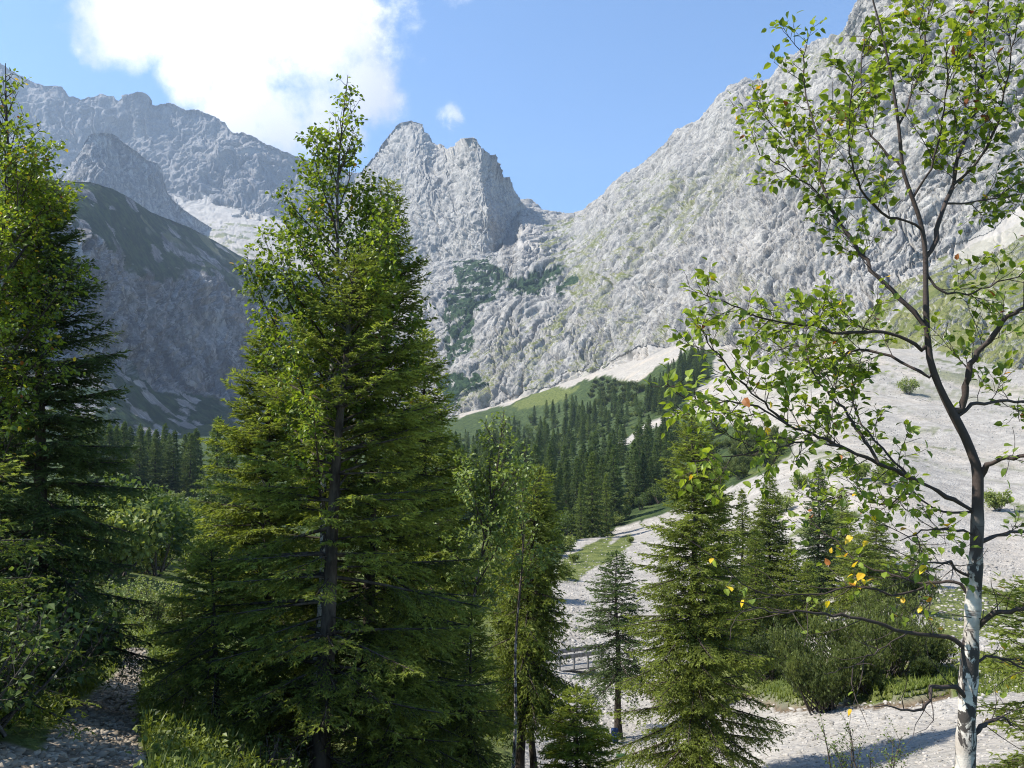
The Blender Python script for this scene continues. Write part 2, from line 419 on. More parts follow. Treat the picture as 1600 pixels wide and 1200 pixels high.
def right_wall():
    base = [(560, 690, 1000), (700, 662, 930), (830, 645, 830), (930, 610, 770), (1000, 566, 730), (1085, 548, 630), (1200, 565, 490), (1350, 570, 390), (1500, 572, 335), (1650, 575, 305), (1850, 590, 270)]
    foot = []
    for px, py, Y in base:
        p = P(px, py, Y * .93); a, b = pix(np.array([p[0], p[1], ground(p[0], p[1]) - 18.])); foot.append((float(a), float(b), Y * .93))
    low = [(560, 600, 1200), (700, 580, 1050), (830, 560, 950), (930, 535, 900), (1000, 495, 860), (1085, 470, 760), (1200, 460, 620), (1350, 465, 500), (1500, 465, 430), (1650, 455, 390), (1850, 440, 340)]
    mid = [(560, 500, 1450), (700, 480, 1300), (800, 462, 1250), (880, 440, 1280), (960, 390, 1200), (1085, 330, 1050), (1200, 300, 860), (1350, 300, 680), (1500, 315, 570), (1650, 290, 510), (1850, 230, 450)]
    top = [(560, 440, 1750), (700, 412, 1700), (780, 395, 1760), (815, 316, 2350), (825, 318, 2330), (845, 330, 2250), (870, 338, 2200), (900, 340, 2100), (918, 334, 2050), (932, 321, 2000), (952, 306, 1950), (955, 296, 1940), (975, 280, 1880), (1000, 270, 1820), (1020, 254, 1760), (1045, 225, 1700), (1060, 207, 1650), (1080, 198, 1620), (1100, 188, 1570), (1120, 165, 1530), (1132, 150, 1500), (1150, 139, 1470), (1170, 139, 1420), (1195, 141, 1370), (1212, 128, 1330), (1240, 96, 1260), (1265, 82, 1200), (1300, 64, 1120), (1340, 46, 1050), (1352, 12, 1000), (1368, -30, 950), (1450, -130, 850), (1600, -230, 740), (1850, -350, 620)]
    # a hollow headwall under the saddle and a shelf of grass, before the long slope
    G, v = loft([foot, base, low, mid, top], 1000, (40, 150, 190, 300), (500, 1.3), sharp=(4,))
    G = weather(G, v, [(260, 26), (110, 9), (46, 3.2), (20, 1.8), (9, 1.6), (4.5, 1.3), (2.3, .9)], (34, 190, 6), .3, 1, skew=-.75, cracks=((26, 9), (13, 7), (9, 5), (6, 4), (3.6, 2.6)), strata=((120, 800, 17, .62), (48, 380, 9, .62), (20, 160, 4.5, .62), (9, 80, 2, .62)), soft=([[(1200, 600), (1300, 512), (1470, 402), (1600, 318), (1900, 200), (1900, 640), (1300, 640)]], .3))
    n = normals(G); qx, qy = pix(G)
    j1 = fbm(G / 40, 4); j2 = fbm(G / 40 + 30, 4)
    ax, ay = qx + j1 * 16, qy + j2 * 12
    flat = sstep(.45, .8, n[..., 2])
    row = G[len(v) // 3]; s0 = np.r_[0, np.cumsum(np.linalg.norm(np.diff(row, axis=0), axis=-1))][None]
    dg = fbm(np.stack([(G[..., 2] - .62 * s0) / 26, (s0 + .62 * G[..., 2]) / 170, 0 * G[..., 2]], -1), 5, .62)
    zone = np.zeros(qx.shape)
    for poly, w in [([(700, 690), (760, 520), (930, 440), (1000, 480), (990, 560), (850, 640)], .95), ([(860, 410), (1010, 320), (1180, 215), (1190, 270), (1040, 390), (940, 460), (900, 470)], 1.15), ([(1220, 540), (1320, 500), (1480, 400), (1620, 330), (1900, 300), (1900, 600), (1500, 600), (1240, 585)], 1.6), ([(955, 300), (1060, 250), (1080, 330), (960, 350)], .6), ([(1240, 100), (1340, 40), (1350, 75), (1230, 130)], 1.2), ([(1010, 540), (1100, 420), (1240, 440), (1240, 545)], .35), ([(840, 345), (960, 345), (960, 400), (850, 420)], .6), ([(880, 410), (935, 412), (920, 455), (890, 460)], 1.6)]:
        zone = np.maximum(zone, in_poly(ax, ay, poly) * w)
    grass = np.clip(sstep(.05, .45, dg + .35 * (flat - .45) * 2 + .55 * (zone - .75)), 0, 1) * (zone > 0) * np.clip(.35 + flat, 0, 1)
    scree = np.zeros(qx.shape)
    for poly in [[(1470, 395), (1600, 322), (1760, 240), (1900, 240), (1900, 330), (1600, 372), (1500, 415)], [(822, 345), (850, 372), (850, 390), (800, 385)], [(700, 690), (760, 640), (840, 606), (930, 575), (1010, 545), (1180, 545), (1180, 640), (700, 720)]]:
        scree = np.maximum(scree, in_poly(ax, ay, poly))
    mugo = np.zeros(qx.shape)
    for poly in [[(708, 412), (762, 405), (800, 432), (780, 442), (712, 446)], [(790, 440), (835, 420), (880, 414), (880, 425), (862, 440), (840, 462), (815, 462), (792, 455)], [(868, 446), (905, 430), (903, 440), (870, 462)], [(700, 450), (790, 440), (770, 470), (705, 500), (690, 520)], [(680, 590), (745, 580), (760, 600), (700, 640)], [(690, 520), (740, 480), (740, 540), (700, 570)]]:
        mugo = np.maximum(mugo, in_poly(qx + j1 * 7, qy + j2 * 9, poly) * (fbm(G / 16, 4) > -.42))
    grass = grass * (1 - scree * .75); grass = np.where(mugo > 0, 0, grass)
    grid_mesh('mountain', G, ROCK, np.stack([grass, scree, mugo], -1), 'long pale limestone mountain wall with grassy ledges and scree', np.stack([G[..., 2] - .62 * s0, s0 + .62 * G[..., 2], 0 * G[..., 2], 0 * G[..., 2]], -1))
if not os.environ.get('NOMT'): right_wall()

def central_peak():
    base = [(520, 470, 2050), (600, 455, 1950), (700, 446, 1800), (757, 436, 1690), (775, 430, 1740), (800, 424, 1830), (835, 418, 1960), (870, 415, 2100)]
    mid = [(520, 380, 2250), (600, 345, 2100), (690, 335, 1920), (761, 330, 1790), (775, 335, 1850), (800, 345, 1990), (828, 355, 2150), (850, 368, 2300)]
    top = [(520, 330, 2500), (560, 270, 2480), (590, 235, 2450), (604, 215, 2420), (618, 196, 2400), (628, 190, 2390), (645, 187, 2380), (660, 194, 2370), (668, 206, 2360), (674, 216, 2350), (684, 226, 2330), (692, 224, 2300), (699, 232, 2270), (704, 233, 2180), (716, 226, 2050), (724, 216, 2000), (734, 214, 1970), (744, 215, 1950), (752, 226, 1940), (758, 236, 1950), (764, 242, 1990), (770, 240, 2010), (774, 254, 2040), (784, 276, 2100), (792, 275, 2120), (800, 290, 2170), (806, 306, 2220), (814, 322, 2280), (821, 345, 2330), (835, 375, 2400)]
    G, v = loft([base, mid, top], 560, (150, 190), (420, 1.1), sharp=(2,))
    G = weather(G, v, [(220, 24), (95, 13), (42, 8), (18, 5), (9, 3)], (30, 220, 7), .35, 2, cracks=((40, 8), (18, 5)))
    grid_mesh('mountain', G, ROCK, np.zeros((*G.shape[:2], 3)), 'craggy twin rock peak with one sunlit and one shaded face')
if not os.environ.get('NOMT'): central_peak()

def far_ridge():
    bot = [(-160, 480, 2300), (200, 440, 2350), (330, 400, 2350), (480, 420, 2400), (680, 470, 2450)]
    mid = [(-160, 330, 2900), (230, 330, 2900), (275, 318, 2950), (330, 322, 2950), (400, 338, 2900), (480, 352, 2900), (680, 400, 2900)]
    hi = [(-160, 220, 3150), (200, 235, 3200), (330, 240, 3150), (450, 290, 3100), (680, 340, 3050)]
    top = [(-160, 60, 3400), (0, 95, 3400), (32, 116, 3400), (45, 122, 3390), (60, 129, 3380), (72, 133, 3360), (98, 134, 3350), (108, 146, 3350), (118, 151, 3360), (132, 153, 3370), (150, 149, 3370), (158, 146, 3370), (168, 149, 3370), (178, 150, 3360), (187, 157, 3350), (193, 151, 3330), (205, 145, 3310), (216, 142, 3300), (228, 144, 3300), (236, 150, 3310), (242, 160, 3330), (262, 158, 3340), (278, 162, 3330), (286, 168, 3330), (312, 169, 3320), (330, 178, 3310), (352, 190, 3290), (366, 206, 3270), (380, 204, 3270), (400, 212, 3250), (412, 220, 3250), (440, 230, 3240), (462, 239, 3230), (480, 246, 3220), (560, 270, 3200), (680, 330, 3150)]
    G, v = loft([bot, mid, hi, top], 760, (60, 110, 150), (700, .8), sharp=(3,))
    G = weather(G, v, [(420, 60), (180, 30), (80, 16), (36, 9), (16, 4)], (70, 700, 22), .25, 3, cracks=((60, 10), (30, 7)), soft=([[(255, 290), (292, 312), (312, 300), (322, 302), (350, 322), (400, 334), (470, 352), (640, 400), (640, 480), (330, 440), (290, 350)]], .16))
    qx, qy = pix(G); j1 = fbm(G / 80, 4); j2 = fbm(G / 80 + 9, 4)
    scree = in_poly(qx + j1 * 7, qy + j2 * 7, [(262, 296), (292, 312), (312, 302), (322, 304), (350, 322), (400, 334), (470, 352), (640, 400), (640, 470), (330, 420), (300, 345)]).astype(float)
    grass = ((fbm(G / 60 + 4, 4) > .25) & in_poly(qx, qy, [(330, 345), (480, 360), (640, 420), (640, 480), (300, 420)])).astype(float) * .8
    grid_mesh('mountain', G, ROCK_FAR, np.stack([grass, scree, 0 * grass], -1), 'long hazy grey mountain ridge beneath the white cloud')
if not os.environ.get('NOMT'): far_ridge()

def buttress():
    bot = [(40, 420, 1850), (130, 400, 1950), (200, 390, 2100), (270, 385, 2300), (340, 400, 2500)]
    mid = [(40, 320, 1950), (130, 300, 2050), (200, 310, 2200), (265, 330, 2420), (340, 375, 2600)]
    top = [(40, 285, 2200), (95, 275, 2200), (112, 250, 2200), (128, 222, 2210), (140, 209, 2220), (158, 204, 2240), (172, 206, 2260), (184, 213, 2290), (194, 222, 2310), (206, 231, 2340), (216, 238, 2370), (230, 249, 2400), (246, 255, 2430), (254, 266, 2450), (257, 284, 2470), (264, 302, 2500), (278, 318, 2530), (300, 336, 2580), (340, 362, 2700)]
    G, v = loft([bot, mid, top], 380, (90, 150), (350, 1.0), sharp=(2,))
    G = weather(G, v, [(160, 24), (70, 13), (30, 7), (14, 3.5)], (36, 260, 10), .3, 4, cracks=((30, 6), (14, 4)))
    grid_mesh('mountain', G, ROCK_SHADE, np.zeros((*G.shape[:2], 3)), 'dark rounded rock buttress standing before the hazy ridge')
if not os.environ.get('NOMT'): buttress()

def left_cliff():
    foot = [(-260, 704, 420), (0, 708, 480), (150, 711, 560), (300, 714, 720), (450, 708, 900), (560, 694, 1050), (700, 672, 1200)]
    base = [(-260, 560, 580), (0, 556, 640), (150, 560, 740), (200, 572, 830), (260, 598, 940), (320, 606, 1060), (420, 612, 1230), (560, 630, 1450), (700, 648, 1620)]
    edge = [(-260, 330, 640), (0, 345, 730), (110, 350, 840), (150, 368, 890), (200, 400, 990), (235, 428, 1070), (270, 440, 1150), (320, 432, 1270), (400, 466, 1450), (560, 545, 1700), (700, 600, 1850)]
    top = [(-260, 225, 760), (0, 262, 900), (100, 281, 1020), (135, 283, 1070), (165, 291, 1120), (200, 308, 1190), (235, 330, 1270), (270, 344, 1350), (300, 357, 1430), (340, 379, 1550), (380, 402, 1670), (420, 420, 1780), (480, 455, 1900), (560, 505, 1980), (700, 580, 2080)]
    G, v = loft([foot, base, edge, top], 620, (90, 210, 110), (500, .25))
    n0 = v[:, None]
    Gw = weather(G, v, [(200, 14), (90, 9), (40, 6), (18, 3.4), (8, 1.8), (4, .9)], (22, 420, 12), .3, 5, cracks=((18, 7), (9, 5), (5, 2.4)))
    cl = sstep(.28, .36, n0) * (1 - sstep(.64, .74, n0))
    G2 = weather(G, v, [(200, 10), (60, 4), (20, 1.5), (7, .8)], None, .3, 6)
    G = Gw * cl[..., None] + G2 * (1 - cl[..., None])
    qx, qy = pix(G); j = fbm(G / 35, 5); j2 = fbm(G / 90 + 7, 4)
    vv = n0 + j * .045 + j2 * .05
    mugo = sstep(.685, .71, vv) * (fbm(np.stack([G[..., 0] / 40, G[..., 1] / 70, G[..., 2] / 40], -1) + 3, 4) > -.38)
    gr = sstep(.1, .3, fbm(G / 70 + 11, 4)) * sstep(.80, .9, n0) * (qx > 220)
    low = sstep(.335, .315, vv)
    lowm = low * sstep(-.22, -.12, fbm(np.stack([G[..., 0] / 60, G[..., 1] / 60, G[..., 2] / 24], -1) + 5, 5) + .5 * (.2 - n0))
    rubble = low * (1 - lowm)
    mugo = np.clip(np.maximum(mugo * (1 - .85 * gr), lowm), 0, 1)
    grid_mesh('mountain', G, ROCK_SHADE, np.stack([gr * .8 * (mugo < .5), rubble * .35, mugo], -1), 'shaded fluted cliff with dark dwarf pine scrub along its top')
if not os.environ.get('NOMT'): left_cliff()

# ------------------------------------------------------------------ plants: materials
def mat_leaf(name, dark, light, transl=.35, rough=.5, clump=2.2, spec=.3, tcol=None, vary=.3):
    """living leaf or needle: attribute «tone» (young growth pale, old dark), clumps by noise, some light through the blade"""
    m, t, out = material(name)
    tone = t.attr('tone').outputs['Fac']
    oc = t.node('ShaderNodeTexCoord').outputs['Object']
    oi = t.node('ShaderNodeObjectInfo').outputs['Random']
    n = t.ramp(t.noise(oc, clump, 3, .6), .3, .7, -.28, .28)
    f = t.math('ADD', t.math('ADD', tone, n), t.math('MULTIPLY', t.math('SUBTRACT', oi, .5), vary), clamp=True)
    c = t.mix(f, dark, light)
    b = t.node('ShaderNodeBsdfPrincipled'); t.l.new(c, b.inputs['Base Color']); b.inputs['Roughness'].default_value = rough
    b.inputs['Specular IOR Level'].default_value = spec
    tr = t.node('ShaderNodeBsdfTranslucent'); t.l.new(t.mix(1., c, tcol or (1.5, 1.45, .7), 'MULTIPLY'), tr.inputs[0])
    ms = t.node('ShaderNodeMixShader'); ms.inputs[0].default_value = transl
    t.l.new(b.outputs[0], ms.inputs[1]); t.l.new(tr.outputs[0], ms.inputs[2]); t.l.new(ms.outputs[0], out.inputs['Surface'])
    return m
def mat_bark(name, a, b_, scale=9., stretch=.3):
    m, t, out = material(name)
    oc = t.node('ShaderNodeTexCoord').outputs['Object']
    n = t.noise(t.scale(oc, (1, 1, stretch)), scale, 6, .65)
    n2 = t.noise(oc, 1.7, 4, .6)
    c = t.mix(t.ramp(n, .35, .65), a, b_)
    c = t.mix(t.math('MULTIPLY', t.ramp(n2, .52, .7), .35), c, (.11, .115, .085))
    diffuse_out(t, out, c, .9, t.bump(n, .6, .02), .15)
    return m
def mat_birch_bark():
    """white papery bark with dark lenticels and cracked black plates, dark on thin wood (attribute «thin»)"""
    m, t, out = material('birch_bark')
    oc = t.node('ShaderNodeTexCoord').outputs['Object']
    band = t.noise(t.scale(oc, (6, 6, 34)), 1., 4, .6)
    plate = t.noise(t.scale(oc, (1, 1, .5)), 11, 6, .65, dist=.8)
    c = t.mix(t.ramp(t.noise(oc, 5, 4, .6), .35, .65), (.36, .31, .26), (.60, .555, .485))
    c = t.mix(t.ramp(band, .56, .64), c, (.16, .13, .11))
    c = t.mix(t.ramp(plate, .485, .52), c, (.045, .038, .033))
    c = t.mix(t.attr('thin').outputs['Fac'], c, (.05, .036, .03))
    diffuse_out(t, out, c, .75, t.bump(t.math('ADD', plate, t.math('MULTIPLY', band, -.3)), .5, .02), .25)
    return m
SPRUCE_LEAF = mat_leaf('spruce_needles', (.054, .078, .016), (.285, .335, .07), .5, .55)
SPRUCE_DARK = mat_leaf('dark_spruce_needles', (.028, .05, .018), (.13, .18, .05), .32, .6, .35)  # dark needles; shade of the shaded trees is put into this colour
SPRUCE_PALE = mat_leaf('pale_spruce_needles', (.06, .095, .022), (.19, .24, .05), .3, .5, .5)
FIR_LEAF = mat_leaf('fir_needles', (.10, .14, .02), (.33, .38, .06), .4, .5)
PINE_LEAF = mat_leaf('dwarf_pine_needles', (.03, .05, .013), (.17, .20, .05), .28, .55, .8, vary=.6)
BIRCH_LEAF = mat_leaf('birch_leaves', (.05, .09, .010), (.23, .295, .034), .45, .42, 1.5, .35)
BIRCH_PALE = mat_leaf('pale_green_leaves', (.07, .11, .022), (.20, .26, .065), .4, .4, 1.5, .4)
YELLOW_LEAF = mat_leaf('yellow_leaves', (.45, .20, .02), (.75, .58, .03), .4, .45, 9., .3, (1.3, 1.2, .8))
RUST_LEAF = mat_leaf('rust_brown_leaves', (.10, .025, .012), (.35, .13, .03), .3, .5, 9., .3, (1.3, 1.1, .8))
WILLOW_LEAF = mat_leaf('willow_leaves', (.11, .145, .03), (.29, .33, .095), .35, .5, .6)
SHADE_LEAF = mat_leaf('shaded_and_alder_leaves', (.04, .07, .018), (.15, .20, .045), .4, .5, .8)  # darker leaves with the bushes' shade put into the colour; far crowns share them
HERB_LEAF = mat_leaf('herb_blades', (.06, .09, .014), (.22, .26, .05), .35, .5, 1.2)
SPRUCE_BARK = mat_bark('spruce_bark', (.022, .016, .012), (.085, .068, .052))
TWIG_BARK = mat_bark('twig_bark', (.045, .035, .03), (.13, .11, .09), 20)
DEAD_WOOD = mat_bark('dead_grey_wood', (.20, .18, .15), (.38, .35, .31), 25)
BIRCH_BARK = mat_birch_bark()

# ------------------------------------------------------------------ plants: geometry kit
UP = np.array([0, 0, 1.])
def unit(v): return v / (np.linalg.norm(v, axis=-1, keepdims=True) + 1e-9)
class Soup:
    """collects triangles of foliage with a tone each"""
    def __init__(s): s.v = []; s.t = []; s.mi = []
    def tris(s, v, tone):                          # v (N,3,3), tone (N,)
        s.v.append(np.asarray(v, np.float32).reshape(-1, 3)); s.t.append(np.repeat(np.asarray(tone, np.float32), 3))
    def mesh(s, name, mat):
        V = np.concatenate(s.v); T = np.concatenate(s.t)
        return new_mesh(name, V, np.arange(len(V)).reshape(-1, 3), mat, False, {'tone': T})
class Wood:
    """collects tapered limbs"""
    def __init__(s): s.v = []; s.f = []; s.r = []; s.n = 0
    def limb(s, pts, rad, sides=6):
        pts = np.asarray(pts, float); n = len(pts)
        rad = np.broadcast_to(np.asarray(rad, float), (n,))
        tg = unit(np.gradient(pts, axis=0))
        ref = np.where(np.abs(tg[:, 2:3]) > .9, np.array([[1., 0, 0]]), UP[None])
        a = unit(np.cross(tg, ref)); b = np.cross(tg, a)
        for k in range(1, n):
            if (a[k] * a[k - 1]).sum() < 0: a[k] *= -1; b[k] *= -1
        ang = np.arange(sides) * 2 * math.pi / sides
        ring = pts[:, None] + rad[:, None, None] * (a[:, None] * np.cos(ang)[None, :, None] + b[:, None] * np.sin(ang)[None, :, None])
        s.v.append(ring.reshape(-1, 3)); s.r.append(np.repeat(rad, sides))
        i = np.arange(n * sides).reshape(n, sides) + s.n; j = np.roll(i, -1, 1)
        s.f.append(np.stack([i[:-1], j[:-1], j[1:], i[1:]], -1).reshape(-1, 4)); s.n += n * sides
    def limbs(s, A, sides=3):
        """many thin limbs at once: A (N, k, 4) with xyz and radius"""
        N, k = A.shape[:2]
        if not N: return
        p = A[..., :3]; tg = unit(p[:, -1] - p[:, 0]); a = unit(np.cross(tg, np.where(np.abs(tg[:, 2:3]) > .9, np.array([[1., 0, 0]]), UP[None]))); b = np.cross(tg, a)
        ang = np.arange(sides) * 2 * math.pi / sides
        off = a[:, None] * np.cos(ang)[None, :, None] + b[:, None] * np.sin(ang)[None, :, None]
        ring = p[:, :, None] + A[:, :, 3][:, :, None, None] * off[:, None]
        s.v.append(ring.reshape(-1, 3)); s.r.append(np.repeat(A[:, :, 3].ravel(), sides))
        i = np.arange(N * k * sides).reshape(N, k, sides) + s.n; j = np.roll(i, -1, 2)
        s.f.append(np.stack([i[:, :-1], j[:, :-1], j[:, 1:], i[:, 1:]], -1).reshape(-1, 4)); s.n += N * k * sides
    def mesh(s, name, mat, thin=(.012, .03)):
        r = np.concatenate(s.r)
        return new_mesh(name, np.concatenate(s.v), np.concatenate(s.f), mat, True, {'thin': 1 - sstep(thin[0], thin[1], r)})
def needles(sp, base, d, length, tone, K, nl, nw, g, ang=50., core=.36):
    """needle-clad shoots: K needles round each axis, and one ahead"""
    N = len(base)
    if not N: return
    ref = unit(g.normal(size=(N, 3))); a = unit(np.cross(d, ref)); b = np.cross(d, a)
    k = np.arange(K); s = (k + .3) / K
    ph = k * 2.399 + g.uniform(0, 6.28, (N, 1))
    rad = a[:, None] * np.cos(ph)[..., None] + b[:, None] * np.sin(ph)[..., None]
    al = np.deg2rad(ang) * (1 - .55 * s)
    nd = d[:, None] * np.cos(al)[None, :, None] + rad * np.sin(al)[None, :, None]
    o = base[:, None] + d[:, None] * (length[:, None] * s[None])[..., None]
    L = nl * g.uniform(.75, 1.15, (N, K, 1))
    side = unit(np.cross(nd, unit(rad + .4 * g.normal(size=(N, K, 3))))) * nw * .5
    tri = np.stack([o - side, o + side, o + nd * L], 2)
    sp.tris(tri.reshape(-1, 3, 3), np.repeat(tone, K))
    if core:                                  # the dense inner needles close to the twig, as two crossed blades
        e = base + d * (length * 1.12)[:, None]; m_ = base + d * (length * .45)[:, None]; wv = nl * core * g.uniform(.7, 1.2, (N, 1))
        sp.tris(np.stack([base, m_ + a * wv, e], 1), tone * .9); sp.tris(np.stack([base, e, m_ - a * wv], 1), tone * .9)
        sp.tris(np.stack([base, m_ + b * wv, e], 1), tone * .8)

def spruce(seed, H, h0, Lmax, r0, prof=.85, whorl=.30, per=6, inter=4, twig=.075, shoot=.05, slen=.075, K=8, nl=.022, nw=.0032, droop=.35, hang=.25, bare=.2, lean=(0, 0), top_up=50, low_dn=-18, thin_low=0., dead=0, keep=1., max_twig=.55, wood_sides=5, one_side=None):
    """a conifer: tapering trunk, whorls of drooping boughs, side twigs, needle shoots. Returns (wood, needles)"""
    g = np.random.default_rng(seed); wd, sp = Wood(), Soup()
    zz = np.linspace(-.4, H, 16); wob = g.normal(size=2) * 3
    def axis(z):
        z = np.asarray(z, float); k = np.clip(z / H, 0, 1)
        return np.stack([lean[0] * k ** 1.2 + .02 * H * .2 * np.sin(z * 1.3 + wob[0]), lean[1] * k + .02 * H * .2 * np.sin(z * 1.1 + wob[1]), z], -1)
    wd.limb(axis(zz), r0 * (1 - np.clip(zz / H, 0, 1)) ** .85 * (1 + .35 * np.exp(-np.maximum(zz, 0) / .25)) + .004, 10)
    heights = []
    h = h0
    while h < H - .08:
        heights.append((h, per + g.integers(-1, 2), 1.0))
        st = whorl * (.55 + .45 * (1 - (h - h0) / (H - h0))) * g.uniform(.8, 1.2)
        if inter: heights.append((h + st * g.uniform(.35, .65), inter, .62))
        h += st
    TW = [[] for _ in range(6)]
    for h, n, f in heights:
        if h >= H - .03: continue
        rel = (h - h0) / (H - h0)
        az0 = g.uniform(0, 6.28)
        for q in range(int(n)):
            if g.random() > keep: continue
            az = az0 + (q + g.uniform(-.3, .3)) * 6.283 / n
            L = Lmax * (1 - rel) ** prof * (1 - thin_low * max(0, .25 - rel) / .25) * f * g.uniform(.68, 1.12) + .05
            if one_side is not None: L *= .72 + .36 * math.cos(az - one_side)
            a0 = R(low_dn + (top_up - low_dn) * rel ** 1.3 + g.normal() * 6)
            ns = max(5, int(L / .12)); s = np.linspace(0, 1, ns)
            dh = np.array([math.cos(az), math.sin(az), 0]); bend = g.normal() * .12
            sd_ = np.array([-dh[1], dh[0], 0])
            dr = droop * (1 - rel) * L
            pts = axis(np.array([h]))[0] + dh * (L * s * math.cos(a0))[:, None] + sd_ * (bend * L * s * s)[:, None]
            pts[:, 2] += L * s * math.sin(a0) - dr * s ** 2 + .55 * dr * s ** 3
            rb = max(.004, .013 * L + .003)
            wd.limb(pts, rb * (1 - .8 * s), wood_sides if L > .5 else 3)
            nt = int(L / twig); st0 = bare * g.uniform(.5, 1.2) if L > .4 else .05
            if nt < 1: nt = 1
            ss = np.linspace(st0, 1, nt + 1)[1:] - g.uniform(0, .5, nt) / nt * (1 - st0)
            o = np.stack([np.interp(ss, s, pts[:, c]) for c in range(3)], -1)
            tgv = unit(np.gradient(pts, axis=0)); tg = unit(np.stack([np.interp(ss, s, tgv[:, c]) for c in range(3)], -1))
            for sgn in (1, -1):
                k = g.random(nt) < .93
                an = np.deg2rad(g.uniform(42, 66, nt))
                td = unit(tg * np.cos(an)[:, None] + sgn * unit(np.cross(UP, tg)) * np.sin(an)[:, None] + g.normal(size=(nt, 3)) * .14 - UP * hang * (.25 + .75 * (1 - rel)))
                tl = np.minimum(max_twig, .08 + .52 * L * (1 - ss) ** .75) * g.uniform(.6, 1.15, nt)
                for lst, arr in zip(TW, (o[k], td[k], tl[k], ss[k], np.full(k.sum(), rel), np.full(k.sum(), hang * (1 - .6 * rel)))): lst.append(arr)
            # the bough's own leading shoots
            TW[0].append(o[-1:]); TW[1].append(tg[-1:]); TW[2].append(np.array([max(.08, .12 * L)])); TW[3].append(np.ones(1)); TW[4].append(np.full(1, rel)); TW[5].append(np.zeros(1))
    o, td, tl, ss, rel, hg = (np.concatenate(x) for x in TW)
    # leader
    wd_t = np.stack([np.c_[o, np.full(len(o), .0035)], np.c_[o + td * (tl * .55)[:, None] - UP * (hg * tl * .12)[:, None], np.full(len(o), .0018)]], 1)
    if K >= 6: wd.limbs(wd_t[tl > .16], 3)
    m = np.maximum(1, (tl / shoot).astype(int)); ix = np.repeat(np.arange(len(o)), m)
    first = np.cumsum(m) - m; j = np.arange(m.sum()) - np.repeat(first, m)
    u = (j + g.uniform(.2, 1., len(ix))) / m[ix]
    dn = hg[ix] * (tl[ix] * u) ** 2 * 1.5
    base = o[ix] + td[ix] * (tl[ix] * u)[:, None] - UP * dn[:, None]
    curv = unit(td[ix] - UP * (hg[ix] * u * tl[ix] * 1.5)[:, None])
    for sgn in (1, -1):
        k = g.random(len(ix)) < .9
        an = np.deg2rad(g.uniform(25, 60, len(ix)))
        dd = unit(curv * np.cos(an)[:, None] + sgn * unit(np.cross(UP, curv) + g.normal(size=curv.shape) * .35) * np.sin(an)[:, None] - UP * .10)
        ll = slen * g.uniform(.6, 1.25, len(ix)) * (1 - .35 * u)
        tone = np.clip(.27 + .35 * ss[ix] * u + .28 * u + g.normal(size=len(ix)) * .13, 0, 1)
        needles(sp, base[k], dd[k], ll[k], tone[k], K, nl, nw, g)
    tip = axis(np.array([H - .02 * H - .05, H - .02]))
    nn = 10; needles(sp, np.repeat(tip[:1], nn, 0) + g.uniform(0, 1, (nn, 1)) * (tip[1:] - tip[:1]), unit(UP + g.normal(size=(nn, 3)) * .25), np.full(nn, slen * 1.4), np.full(nn, .7), K, nl, nw, g)
    for q in range(dead):
        z = g.uniform(.15, 1) * h0; az = g.uniform(0, 6.28); L = g.uniform(.25, .8) * Lmax * .6
        s = np.linspace(0, 1, 5); p = axis(np.array([z]))[0] + np.outer(s * L, [math.cos(az), math.sin(az), -.15]) + g.normal(size=(5, 3)) * .012
        p[0] = axis(np.array([z]))[0]; wd.limb(p, .007 * (1 - .8 * s), 4)
        for w in range(4):
            a = p[2 + w % 3]; b = a + unit(np.array([math.cos(az + g.normal()), math.sin(az + g.normal()), g.normal() * .3])) * L * .3
            wd.limb([a, b], [.003, .001], 3)
    return wd, sp

def leaves(sp, base, d, nrm, size, tone, fine=True):
    """ovate blades folded along the midrib: base point, direction, facing"""
    N = len(base)
    if not N: return
    x = unit(d); y = unit(np.cross(nrm, x)); z = np.cross(x, y); S = np.asarray(size)[:, None]
    def pt(a, b, c): return base + S * (a * x + b * y + c * z)
    if fine:
        m0, m1, m2 = pt(0, 0, 0), pt(.5, 0, .0), pt(1.05, 0, -.12)
        l1, l2, r1, r2 = pt(.22, .34, .10), pt(.62, .33, .06), pt(.22, -.34, .10), pt(.62, -.33, .06)
        T = [(m0, m1, l1), (m1, l2, l1), (m1, m2, l2), (m0, r1, m1), (m1, r1, r2), (m1, r2, m2)]
    else:
        m0, m2, l1, r1 = pt(0, 0, 0), pt(1.05, 0, -.1), pt(.42, .38, .08), pt(.42, -.38, .08)
        T = [(m0, m2, l1), (m0, r1, m2)]
    for q in T: sp.tris(np.stack(q, 1), tone)

